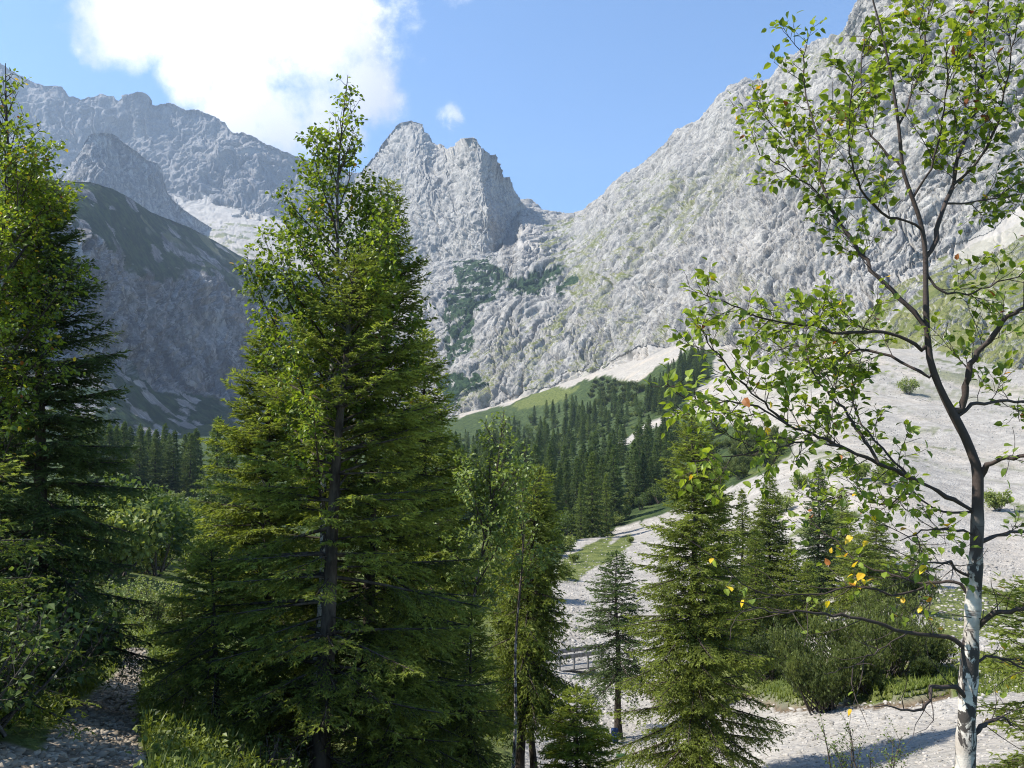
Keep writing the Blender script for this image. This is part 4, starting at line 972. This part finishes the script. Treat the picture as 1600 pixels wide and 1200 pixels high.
def stand(spots, ks, hts, name, label, cat, group, seed, squash=.12):
    g = np.random.default_rng(seed)
    for p in spots:
        tm, cm = ks[g.integers(len(ks))]; s = g.uniform(*hts); q = s * g.uniform(1 - squash, 1 + squash)
        plant(name, label, cat, p - np.array([0, 0, .2]), tm, cm, group, g.uniform(0, 6.28), (q, q, s))
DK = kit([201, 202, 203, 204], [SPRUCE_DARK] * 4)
PL = kit([205, 206], [SPRUCE_PALE] * 2)
def leafball(seed, w, h, mats, n=1500, leaf=.34):
    """broadleaf crown far away: many leaf clusters through a lumpy volume on a forked stem"""
    g = np.random.default_rng(seed); wd, sps = Wood(), [Soup()]
    for q in range(7):
        az = q * .9 + g.random(); d = unit(np.array([math.cos(az) * .55, math.sin(az) * .55, 1.]))
        p = curve_to([0, 0, -.3], d, h * g.uniform(.6, .9), 6, g, .3, .12); wd.limb(p, np.linspace(.02 * h, .01, 6), 4)
    nb = 26; c = unit(g.normal(size=(nb, 3))) * g.uniform(.3, 1, (nb, 1)) ** .5 * np.array([w * .42, w * .42, h * .38]); c[:, 2] += h * .56
    rr = g.uniform(.12, .24, nb) * min(w, h) * 1.1
    i = g.integers(nb, size=n); o = c[i] + unit(g.normal(size=(n, 3))) * (rr[i] * g.uniform(.5, 1.05, n))[:, None]
    o[:, 2] = np.maximum(o[:, 2], .05 * h)
    leaves(sps[0], o, unit(g.normal(size=(n, 3)) - UP * .3), unit(g.normal(size=(n, 3)) + UP * .7), leaf * g.uniform(.6, 1.2, n), np.clip(.35 + .4 * (o[:, 2] / h - .5) + g.normal(size=n) * .15, 0, 1), False)
    return wd.mesh('stem', TWIG_BARK), soup_mesh('foliage', sps, mats)
def pineball(seed, w, h, n=900):
    wd, sps = shrub(seed, w, h, 30, .1, .1, [PINE_LEAF], needle=(5, .30, .055, .42, 30))
    return wd.mesh('stem', TWIG_BARK), soup_mesh('foliage', sps, [PINE_LEAF])
MX = DK[:3] + kit([207, 208], [SPRUCE_PALE] * 2)
WL = [leafball(301, 4, 3.4, [WILLOW_LEAF]), leafball(302, 5, 4.2, [WILLOW_LEAF]), leafball(303, 4.5, 5.5, [SHADE_LEAF])]
AL = [leafball(304, 4.5, 6, [SHADE_LEAF]), leafball(305, 5, 7, [SHADE_LEAF])]
PB = [pineball(311, 6, 2.8), pineball(312, 7, 3.4)]
UPPER = [(690, 705), (760, 672), (850, 652), (885, 640), (930, 650), (985, 630), (1035, 608), (1062, 640), (1000, 658), (955, 684), (900, 705), (880, 740), (690, 765)]
SPUR = [(1000, 625), (1040, 598), (1082, 556), (1118, 566), (1106, 598), (1070, 628), (1030, 650)]
LOWER = [(690, 770), (880, 745), (950, 708), (1010, 692), (1060, 668), (1085, 680), (1085, 740), (1030, 790), (965, 822), (880, 835), (700, 850)]
stand(scatter(SPUR, 46, 1, 5), DK, (.6, 1.0), 'spruce_tree', 'spruce in the file of trees climbing the spur between the scree slopes', 'spruce', 'spruces on the spur', 1)
stand(scatter(UPPER, 105, 2, 7), MX, (.5, 1.05), 'spruce_tree', 'spruce of the upper valley forest below the grassy clearing', 'spruce', 'spruces of the upper valley forest', 2)
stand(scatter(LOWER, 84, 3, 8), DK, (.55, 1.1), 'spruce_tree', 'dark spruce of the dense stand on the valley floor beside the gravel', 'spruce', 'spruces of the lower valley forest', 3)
stand(scatter(UPPER, 90, 4, 7), AL + WL[:1], (.8, 1.25), 'broadleaf_shrub', 'light green broadleaf crown between the spruces of the upper forest', 'broadleaf shrub', 'broadleaf crowns of the upper forest', 4)
stand(scatter([(880, 830), (960, 800), (1060, 770), (1000, 812), (900, 850), (865, 880), (840, 860)], 22, 5, 9), AL + WL, (.55, .95), 'broadleaf_shrub', 'green broadleaf bush along the edge of the dark stand by the gravel', 'broadleaf shrub', 'bushes at the edge of the lower forest', 5)
stand(scatter([(700, 830), (860, 840), (850, 930), (800, 960), (690, 940)], 18, 6, 12), WL, (.6, 1.0), 'broadleaf_shrub', 'sunlit bush in the hollow behind the curtain spruce', 'broadleaf shrub', 'bushes in the hollow', 6)
def forest():
    """the trees too small and too crowded to tell apart, as one mass"""
    g = np.random.default_rng(15); p = dict(FARK); p.update(prof=.8, droop=.3, hang=.35, bare=.05, twig=.6, shoot=.6, K=4, nl=.42, nw=.17)
    wd, sp = spruce(209, 16, .8, 3.3, .22, **p); V = np.concatenate(sp.v); T = np.concatenate(sp.t)
    spots = np.concatenate([scatter(UPPER, 46, 21, 8), scatter(LOWER, 36, 22, 9), scatter(SPUR, 12, 23, 6), scatter([(120, 735), (310, 735), (330, 775), (140, 790)], 14, 24, 9)])
    vs = []
    for q in spots:
        a = g.uniform(0, 6.28); k = g.uniform(.5, 1.0); c, s_ = math.cos(a) * k, math.sin(a) * k
        vs.append(np.stack([V[:, 0] * c - V[:, 1] * s_, V[:, 0] * s_ + V[:, 1] * c, V[:, 2] * k * g.uniform(.9, 1.1)], -1) + q - np.array([0, 0, .2]))
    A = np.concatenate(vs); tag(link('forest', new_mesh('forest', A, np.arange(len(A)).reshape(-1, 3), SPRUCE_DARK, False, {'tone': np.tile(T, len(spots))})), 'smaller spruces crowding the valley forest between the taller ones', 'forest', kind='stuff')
forest()
for px, py, s, lb in [(926, 840, .95, 'tall sunlit yellow green spruce before the dark stand'), (948, 838, .72, 'shorter sunlit spruce next to the tall yellow green one'), (908, 842, .6, 'smallest sunlit spruce at the foot of the dark stand')]:
    p = rays_ground([px], [py])[0]; k = PL[int(s * 100) % 2]; plant('spruce_tree', lb, 'spruce', p, k[0], k[1], None, s * 9, s)
stand(scatter([(1085, 672), (1170, 672), (1236, 694), (1232, 712), (1125, 768), (1050, 795), (1080, 730)], 60, 7, 7), PB, (.75, 1.0), 'dwarf_pine', 'dwarf pine of the thicket on the slope beside the scree', 'dwarf pine', 'dwarf pine thicket beside the scree', 7)
stand(scatter([(915, 604), (950, 594), (1000, 602), (1015, 620), (980, 634), (925, 640)], 34, 8, 6), PB, (1.0, 1.7), 'dwarf_pine', 'dwarf pine on the rounded green mound under the upper scree', 'dwarf pine', 'dwarf pines on the green mound', 8)
stand(scatter([(960, 690), (1000, 660), (1060, 645), (1090, 660), (1010, 682)], 16, 9, 9), WL[:2], (.35, .7), 'broadleaf_shrub', 'light green bush in the clearing between the two parts of the forest', 'broadleaf shrub', 'bushes in the clearing', 9)
stand(scatter([(120, 735), (310, 735), (330, 775), (140, 790)], 30, 10, 9), DK, (.85, 1.0), 'spruce_tree', 'spruce of the stand at the foot of the shaded cliff', 'spruce', 'spruces below the shaded cliff', 10)
stand(scatter([(100, 770), (170, 742), (200, 790), (120, 810)], 8, 11, 9), PL, (.7, 1.0), 'spruce_tree', 'paler spruce before the stand at the foot of the shaded cliff', 'spruce', 'paler spruces below the shaded cliff', 11)
stand(scatter([(90, 800), (330, 785), (420, 840), (340, 900), (220, 910), (90, 900)], 60, 12, 10), WL, (.55, 1.0), 'broadleaf_shrub', 'sunlit light green willow bush on the valley floor beyond the path', 'broadleaf shrub', 'willow bushes beyond the path', 12)
stand(scatter([(300, 760), (700, 780), (720, 900), (420, 960), (330, 900)], 14, 13, 20), DK[:2] + PL, (.45, .95), 'spruce_tree', 'spruce on the valley floor glimpsed between the near boughs', 'spruce', 'spruces behind the near boughs', 13)
stand(scatter([(560, 700), (700, 690), (700, 780), (560, 780)], 8, 14, 9), DK, (.8, 1.0), 'spruce_tree', 'spruce of the valley forest behind the near slim spruce', 'spruce', 'spruces behind the slim spruce', 14)
for k, (px, py, s, kd, lb) in enumerate([(1250, 765, .75, 0, 'light green little tree alone on the gravel slope'), (1342, 752, .9, 0, 'leafy little tree with a clear shadow on the scree'), (1385, 760, .8, 1, 'little tree just beside the leafy one on the scree'), (1292, 694, .5, 2, 'dark dwarf pine alone high on the scree'), (1225, 800, .6, 1, 'pale bush on the gravel beside the bushy spruce'), (985, 850, .35, 0, 'tiny bush on the gravel strip with grass'), (1420, 620, 1.3, 1, 'bushy tree on the scree behind the birch trunk'), (1340, 590, 1.4, 1, 'broadleaf tree high on the scree at the foot of the wall'), (1560, 800, .9, 0, 'small bush on the scree beyond the birch trunk'), (897, 880, .4, 0, 'small bush on the grass strip above the gravel'), (880, 905, .45, 1, 'bush at the lower end of the grass strip')]):
    p = rays_ground([px], [py])[0]; kk = PB[0] if kd == 2 else WL[kd]
    plant('dwarf_pine' if kd == 2 else 'broadleaf_shrub', lb, 'dwarf pine' if kd == 2 else 'broadleaf shrub', p, kk[0], kk[1], None, k * 1.3, s)

# ------------------------------------------------------------------ footbridge, sign, pack
def boxmesh(bm_list):
    V, Fc = [], []
    for a, b_, w_, h_ in bm_list:
        a, b_ = np.array(a, float), np.array(b_, float); d = unit(b_ - a); s = unit(np.cross(d, UP if abs(d[2]) < .9 else np.array([1., 0, 0]))); u = np.cross(s, d)
        c = [p + s * i * w_ / 2 + u * j * h_ / 2 for p in (a, b_) for i, j in ((-1, -1), (1, -1), (1, 1), (-1, 1))]
        n = len(V); V += c; Fc += [[n, n + 1, n + 2, n + 3], [n + 7, n + 6, n + 5, n + 4]] + [[n + k, n + 4 + k, n + 4 + (k + 1) % 4, n + (k + 1) % 4] for k in range(4)]
    return np.array(V), np.array(Fc)
def beam(name, parts, mat, parent, bev=.01):
    v, f = boxmesh(parts); o = link(name, new_mesh(name, v, f, mat), parent)
    m = o.modifiers.new('bevel', 'BEVEL'); m.width = bev; m.segments = 2; return o
WOOD = mat_bark('weathered_bridge_wood', (.17, .16, .145), (.33, .31, .285), 6)
def plain(name, col, rough=.5, spec=.4):
    m, t, out = material(name); oc = t.node('ShaderNodeTexCoord').outputs['Object']
    c = t.mix(t.ramp(t.noise(oc, 14, 5, .6), .35, .7), tuple(v * .8 for v in col), col); diffuse_out(t, out, c, rough, None, spec); return m
def footbridge():
    a = P(835, 1049, 47); b_ = P(935, 1037, 50); ez = np.array([0, 0, 1.])
    root = tag(empty('footbridge', (a + b_) / 2), 'grey weathered wooden footbridge with a handrail crossing the white gravel', 'footbridge')
    o = (a + b_) / 2; A, B = a - o, b_ - o; d = unit(B - A); s = unit(np.cross(d, ez))
    beam('deck', [(A + s * k, B + s * k, .22, .08) for k in np.linspace(-.5, .5, 5)], WOOD, root)
    for sg in (-.62, .62):
        beam('handrail', [(A + s * sg + ez * .78, B + s * sg + ez * .86, .12, .26)], WOOD, root, .02)
        for k in np.linspace(.06, .94, 5): beam('post', [(A + (B - A) * k + s * sg - ez * .05, A + (B - A) * k + s * sg + ez * .72, .1, .1)], WOOD, root)
    for k in (.1, .9):
        q = A + (B - A) * k; beam('support', [(q - ez * 1.6, q - ez * .06, .9, .3)], WOOD, root)
footbridge()
def signpost():
    b = at(971, 1232, 24); top = P(971, 1181, 24); h = top[2] - b[2]
    root = tag(empty('trail_sign', b), 'small green trail sign on a thin grey pole above the young fir', 'sign')
    wd = Wood(); wd.limb([(0, 0, -.3), (0, 0, h * .5), (0, 0, h + .05)], [.022, .022, .022], 10); link('pole', wd.mesh('pole', plain('galvanised_pole', (.42, .43, .43), .45)), root)
    beam('panel', [((-.145, -.03, h), (.145, -.03, h), .02, .15)], plain('green_sign_paint', (.10, .22, .10), .5), root, .006)
    beam('rim', [((-.15, -.027, h + .085), (.15, -.027, h + .085), .024, .012), ((-.15, -.027, h - .085), (.15, -.027, h - .085), .024, .012)], plain('pale_sign_edge', (.5, .55, .48)), root, .002)
signpost()
def backpack():
    b = at(960.5, 1146, 35.2); m = plain('blue_pack_cloth', (.025, .05, .13), .8, .2)
    root = tag(empty('backpack', b), 'small blue backpack leaning at the foot of the slender spruce', 'backpack')
    g = []
    for nm, sc, off in (('body', (.17, .12, .28), (0, 0, .28)), ('pocket', (.12, .05, .13), (0, -.13, .2)), ('lid', (.16, .12, .07), (0, -.01, .55))):
        u, v_ = np.meshgrid(np.linspace(0, 2 * math.pi, 21)[:-1], np.linspace(-math.pi / 2, math.pi / 2, 11))
        pw = lambda x: np.sign(x) * np.abs(x) ** .6
        V = np.stack([pw(np.cos(v_)) * pw(np.cos(u)) * sc[0], pw(np.cos(v_)) * pw(np.sin(u)) * sc[1], pw(np.sin(v_)) * sc[2]], -1) + np.array(off)
        i = np.arange(220).reshape(11, 20); j = np.roll(i, -1, 1)
        link(nm, new_mesh(nm, V.reshape(-1, 3), np.stack([i[:-1], j[:-1], j[1:], i[1:]], -1).reshape(-1, 4), m, True), root)
backpack()

# ------------------------------------------------------------------ herbs and stones beside the path
def herbs():
    g = np.random.default_rng(5); sp = Soup(); spl = Soup()
    N = 26000
    y = 2.5 + 22 * g.random(N * 3) ** 1.5; tx = g.uniform(-.62, .02, N * 3); x = tx * (y + 1)
    z = ground_quick(x, y); qx, qy = pix(np.stack([x, y, z], -1))
    ok = ~in_poly(qx, qy, [(p[0] + (6 if k > 6 else -6), p[1]) for k, p in enumerate(PATH)]) & (qx < 480) & (qx > -160) & ~((y < 7.5) & (np.abs(x + 3.5 * (y / 6.5) ** .8) < .62))
    x, y, z = x[ok][:N], y[ok][:N], z[ok][:N]; n = len(x)
    o = np.stack([x, y, z - .02], -1); h = g.uniform(.10, .34, n) * (1 + .5 * pnoise(np.stack([x, y, z], -1) * .8))
    az = g.uniform(0, 6.28, n); lean = g.uniform(.1, .6, n)
    d = np.stack([np.cos(az) * lean, np.sin(az) * lean, np.ones(n)], -1); w = np.stack([-np.sin(az), np.cos(az), 0 * az], -1) * (.004 + .0006 * y)[:, None]
    m_ = o + d * (h * .6)[:, None]; tip = o + d * h[:, None] - UP * (lean * h * .35)[:, None] + d * UP[None] * 0
    tone = np.clip(.45 + g.normal(size=n) * .2, 0, 1)
    sp.tris(np.stack([o - w, o + w, m_], 1), tone); sp.tris(np.stack([m_ - w * .8, m_ + w * .8, tip], 1), tone)
    k = g.random(n) < .55; m = k.sum(); rep = 3
    ob = np.repeat(m_[k], rep, 0) + g.normal(size=(m * rep, 3)) * .04
    leaves(spl, ob, unit(g.normal(size=(m * rep, 3)) + UP * .2), unit(UP + g.normal(size=(m * rep, 3)) * .4), g.uniform(.03, .07, m * rep), np.clip(.5 + g.normal(size=m * rep) * .2, 0, 1), False)
    tag(link('grass', soup_mesh('grass', [sp, spl], [HERB_LEAF, HERB_LEAF])), 'herbs and grass along both sides of the stony path', 'grass', kind='stuff')
herbs()
def turf_grass():
    g = np.random.default_rng(6); sp = Soup(); N = 16000
    qx = g.uniform(1010, 1640, N); qy = g.uniform(1000, 1110, N)
    ok = np.zeros(N, bool)
    for s in [TURF, STRIPS[5]]: ok |= in_poly(qx, qy, s)
    p = rays_ground(qx[ok], qy[ok], 15, 70); n = len(p); h = g.uniform(.06, .2, n); az = g.uniform(0, 6.28, n)
    w = np.stack([np.cos(az), np.sin(az), 0 * az], -1) * .025
    sp.tris(np.stack([p - w, p + w, p + UP * h[:, None] + g.normal(size=(n, 3)) * .05], 1), np.clip(.5 + g.normal(size=n) * .2, 0, 1))
    tag(link('grass', sp.mesh('grass', HERB_LEAF)), 'short turf on the lip of the gravel bank', 'grass', kind='stuff')
turf_grass()
def stones():
    g = np.random.default_rng(8)
    ico = np.array([(0, 0, 1), (.894, 0, .447), (.276, .851, .447), (-.724, .526, .447), (-.724, -.526, .447), (.276, -.851, .447), (.724, .526, -.447), (-.276, .851, -.447), (-.894, 0, -.447), (-.276, -.851, -.447), (.724, -.526, -.447), (0, 0, -1)])
    fc = np.array([(0, 1, 2), (0, 2, 3), (0, 3, 4), (0, 4, 5), (0, 5, 1), (1, 6, 2), (2, 7, 3), (3, 8, 4), (4, 9, 5), (5, 10, 1), (6, 7, 2), (7, 8, 3), (8, 9, 4), (9, 10, 5), (10, 6, 1), (11, 7, 6), (11, 8, 7), (11, 9, 8), (11, 10, 9), (11, 6, 10)])
    def heap(name, p, r, flat, mat, label):
        n = len(p); A = g.uniform(0, 6.28, n); v = ico[None] * (1 + .28 * g.normal(size=(n, 12, 1))) * np.stack([r, r * g.uniform(.6, 1, n), r * flat * g.uniform(.6, 1.2, n)], -1)[:, None]
        c, s = np.cos(A)[:, None], np.sin(A)[:, None]; v = np.stack([v[..., 0] * c - v[..., 1] * s, v[..., 0] * s + v[..., 1] * c, v[..., 2]], -1) + p[:, None]
        f = fc[None] + (np.arange(n) * 12)[:, None, None]
        tag(link(name, new_mesh(name, v.reshape(-1, 3), f.reshape(-1, 3), mat)), label, kind='stuff')
    y = 3 + 17 * g.random(16000) ** 1.4; x = -3.55 * (y / 6.5) ** .8 + g.normal(size=16000) * .5
    z = ground_quick(x, y); qx, qy = pix(np.stack([x, y, z], -1)); ok = in_poly(qx, qy, PATH) | ((y < 6.5) & (np.abs(x + 3.55 * (y / 6.5) ** .8) < .6))
    p = np.stack([x, y, z], -1)[ok]; r = .010 + .06 * g.random(len(p)) ** 4
    m, t, out = material('path_stone'); geo = t.node('ShaderNodeNewGeometry'); ri = geo.outputs['Random Per Island']
    diffuse_out(t, out, t.mix(ri, (.14, .112, .08), (.34, .29, .225)), .9)
    heap('gravel', p, r, .45, m, 'loose grey stones of the path')
    m, t, out = material('bed_stone'); geo = t.node('ShaderNodeNewGeometry'); ri = geo.outputs['Random Per Island']
    diffuse_out(t, out, t.mix(ri, (.21, .195, .17), (.40, .37, .33)), .9)
    n = 26000; qx = g.uniform(840, 1640, n); qy = g.uniform(850, 1240, n)
    p = rays_ground(qx, qy, 10, 140); gx, gy = pix(p); ok = ~in_poly(gx, gy, GREEN) & ~in_poly(gx, gy, TURF)
    p = p[ok]; d = p[:, 1]; r = (.015 + .085 * g.random(len(p)) ** 5) * np.clip(d / 25, .6, 2.5)
    heap('gravel', p, r, .6, m, 'scattered pale stones of the dry stream bed')
    n = 60000; qx = g.uniform(860, 1640, n); qy = g.uniform(560, 900, n)
    p = rays_ground(qx, qy, 60, 520); gx, gy = pix(p); ok = ~in_poly(gx, gy, GREEN) & (p[:, 1] > 60) & (p[:, 1] < 450) & (fbm(np.stack([p[:, 0] / 14 + p[:, 1] / 60, p[:, 1] / 70, 0 * gx], -1), 4) + g.normal(size=n) * .25 > .05)
    p = p[ok]; r = p[:, 1] / 788 * (.25 + 1.0 * g.random(len(p)) ** 5)
    heap('gravel', p, r, .6, m, 'boulders and blocks strewn down the scree slope')
stones()
HAZE, EXPO = 0.9e-4, 1.0
# ------------------------------------------------------------------ air, sky, sun, camera
SUN_AZ, SUN_EL = R(94), R(50)       # azimuth measured from the view direction towards the left
sd = Vector((-math.sin(SUN_AZ) * math.cos(SUN_EL), math.cos(SUN_AZ) * math.cos(SUN_EL), math.sin(SUN_EL)))
sun = bpy.data.lights.new('sun', 'SUN'); sun.energy = 5.0; sun.angle = R(.53); sun.color = (1, .955, .88)
so = bpy.data.objects.new('sun', sun); COL.objects.link(so)
so.rotation_euler = sd.to_track_quat('Z', 'Y').to_euler()

w = bpy.data.worlds.new('World'); SC.world = w; w.use_nodes = True
w.node_tree.nodes.clear(); t = NT(w.node_tree)
wo = t.node('ShaderNodeOutputWorld')
sky = t.node('ShaderNodeTexSky'); sky.sky_type = 'NISHITA'; sky.sun_disc = False
sky.sun_elevation = SUN_EL; sky.sun_rotation = -SUN_AZ; sky.altitude = 1400; sky.air_density = 1.0; sky.dust_density = .6; sky.ozone_density = 1.6
bg = t.node('ShaderNodeBackground'); bg.inputs['Strength'].default_value = .15
t.l.new(t.mix(1., sky.outputs[0], (.60, .76, .87), 'MULTIPLY'), bg.inputs[0])
tc = t.node('ShaderNodeTexCoord'); dirv = tc.outputs['Generated']
nrm = t.node('ShaderNodeVectorMath', operation='NORMALIZE'); t.l.new(dirv, nrm.inputs[0]); dv = nrm.outputs[0]
def skydir(px, py):
    p = P(px, py, 1.0); return tuple(p / np.linalg.norm(p))
def blob(px, py, rad):
    """soft round patch of sky round a direction: 1 at its centre, 0 at rad degrees"""
    d = t.node('ShaderNodeVectorMath', operation='DISTANCE'); t.l.new(dv, d.inputs[0]); d.inputs[1].default_value = skydir(px, py)
    return t.ramp(d.outputs['Value'], 0, 2 * math.sin(R(rad) / 2), 1, 0)
n1 = t.noise(dv, 5.5, 10, .6, dist=.5); n2 = t.noise(dv, 26, 8, .65, dist=.4); n3 = t.noise(dv, 3.2, 5, .5); n4 = t.noise(dv, 15, 8, .65)
field = None
for px, py, rad in [(390, 40, 14), (290, 10, 9), (490, 60, 11), (380, 160, 8.5), (500, 190, 7.5), (420, -160, 20), (190, 45, 5.5), (545, 40, 6.5), (570, 140, 6), (300, 120, 5), (440, 190, 8)]:
    b = blob(px, py, rad)
    field = b if field is None else t.math('MAXIMUM', field, b)
big = t.math('ADD', field, t.math('ADD', t.math('MULTIPLY', t.math('SUBTRACT', n1, .5), 1.1), t.math('MULTIPLY', t.math('SUBTRACT', n4, .5), 1.15)))
big = t.ramp(big, .36, .86)
wisp = t.math('MAXIMUM', blob(708, 186, 2.1), t.math('MULTIPLY', blob(702, 212, 1.5), .5))
wisp = t.math('MULTIPLY', wisp, t.ramp(t.math('ADD', wisp, t.math('MULTIPLY', t.math('SUBTRACT', n2, .5), 3.6)), .3, 1.3))
wisp = t.math('MULTIPLY', t.ramp(wisp, .0, 1.1), .8)
cover = t.math('MAXIMUM', big, wisp)
shade = t.ramp(t.math('ADD', t.math('MULTIPLY', n4, .45), t.math('MULTIPLY', n3, .6)), .50, .66)
core = t.math('MAXIMUM', blob(310, 50, 10), blob(400, 0, 11))
shade = t.math('MAXIMUM', shade, t.math('MULTIPLY', core, 1.3), clamp=True)
ccol = t.mix(shade, (.38, .40, .47), (.74, .74, .73))
cb = t.node('ShaderNodeBackground'); t.l.new(ccol, cb.inputs[0]); cb.inputs[1].default_value = 1.0
ms = t.node('ShaderNodeMixShader'); t.l.new(cover, ms.inputs[0]); t.l.new(bg.outputs[0], ms.inputs[1]); t.l.new(cb.outputs[0], ms.inputs[2])
t.l.new(ms.outputs[0], wo.inputs['Surface'])

if not os.environ.get('NOHAZE'):
    hm = bpy.data.materials.new('air'); hm.use_nodes = True; hm.node_tree.nodes.clear(); t = NT(hm.node_tree)
    ho = t.node('ShaderNodeOutputMaterial'); pv = t.node('ShaderNodeVolumePrincipled')
    pv.inputs['Color'].default_value = (.62, .78, 1, 1); pv.inputs['Density'].default_value = HAZE; pv.inputs['Anisotropy'].default_value = .2
    t.l.new(pv.outputs[0], ho.inputs['Volume'])
    x0, x1, y0, y1, z0, z1 = -3600., 3600., -60., 4700., -420., 1750.
    hv = np.array([(x, y, z) for x in (x0, x1) for y in (y0, y1) for z in (z0, z1)])
    hf = np.array([(0, 1, 3, 2), (4, 6, 7, 5), (0, 4, 5, 1), (2, 3, 7, 6), (0, 2, 6, 4), (1, 5, 7, 3)])
    tag(link('haze', new_mesh('haze', hv, hf, hm)), 'thin blue mountain air fading the far ridges', kind='stuff')

cam = bpy.data.cameras.new('camera'); cam.sensor_width = 36; cam.lens = 36 * F / 1600; cam.clip_start = .05; cam.clip_end = 30000
co = bpy.data.objects.new('camera', cam); COL.objects.link(co)
co.rotation_euler = (R(90) + PITCH, 0, 0); SC.camera = co
SC.view_settings.view_transform = 'Standard'; SC.view_settings.look = 'None'; SC.view_settings.exposure = EXPO; SC.view_settings.gamma = 1
SC.cycles.use_denoising = True; SC.cycles.denoiser = 'OPENIMAGEDENOISE'; SC.cycles.denoising_prefilter = 'NONE'; SC.cycles.filter_width = 1.1
SC.cycles.max_bounces = 6; SC.cycles.diffuse_bounces = 3; SC.cycles.transmission_bounces = 4; SC.cycles.volume_bounces = 0; SC.cycles.transparent_max_bounces = 8
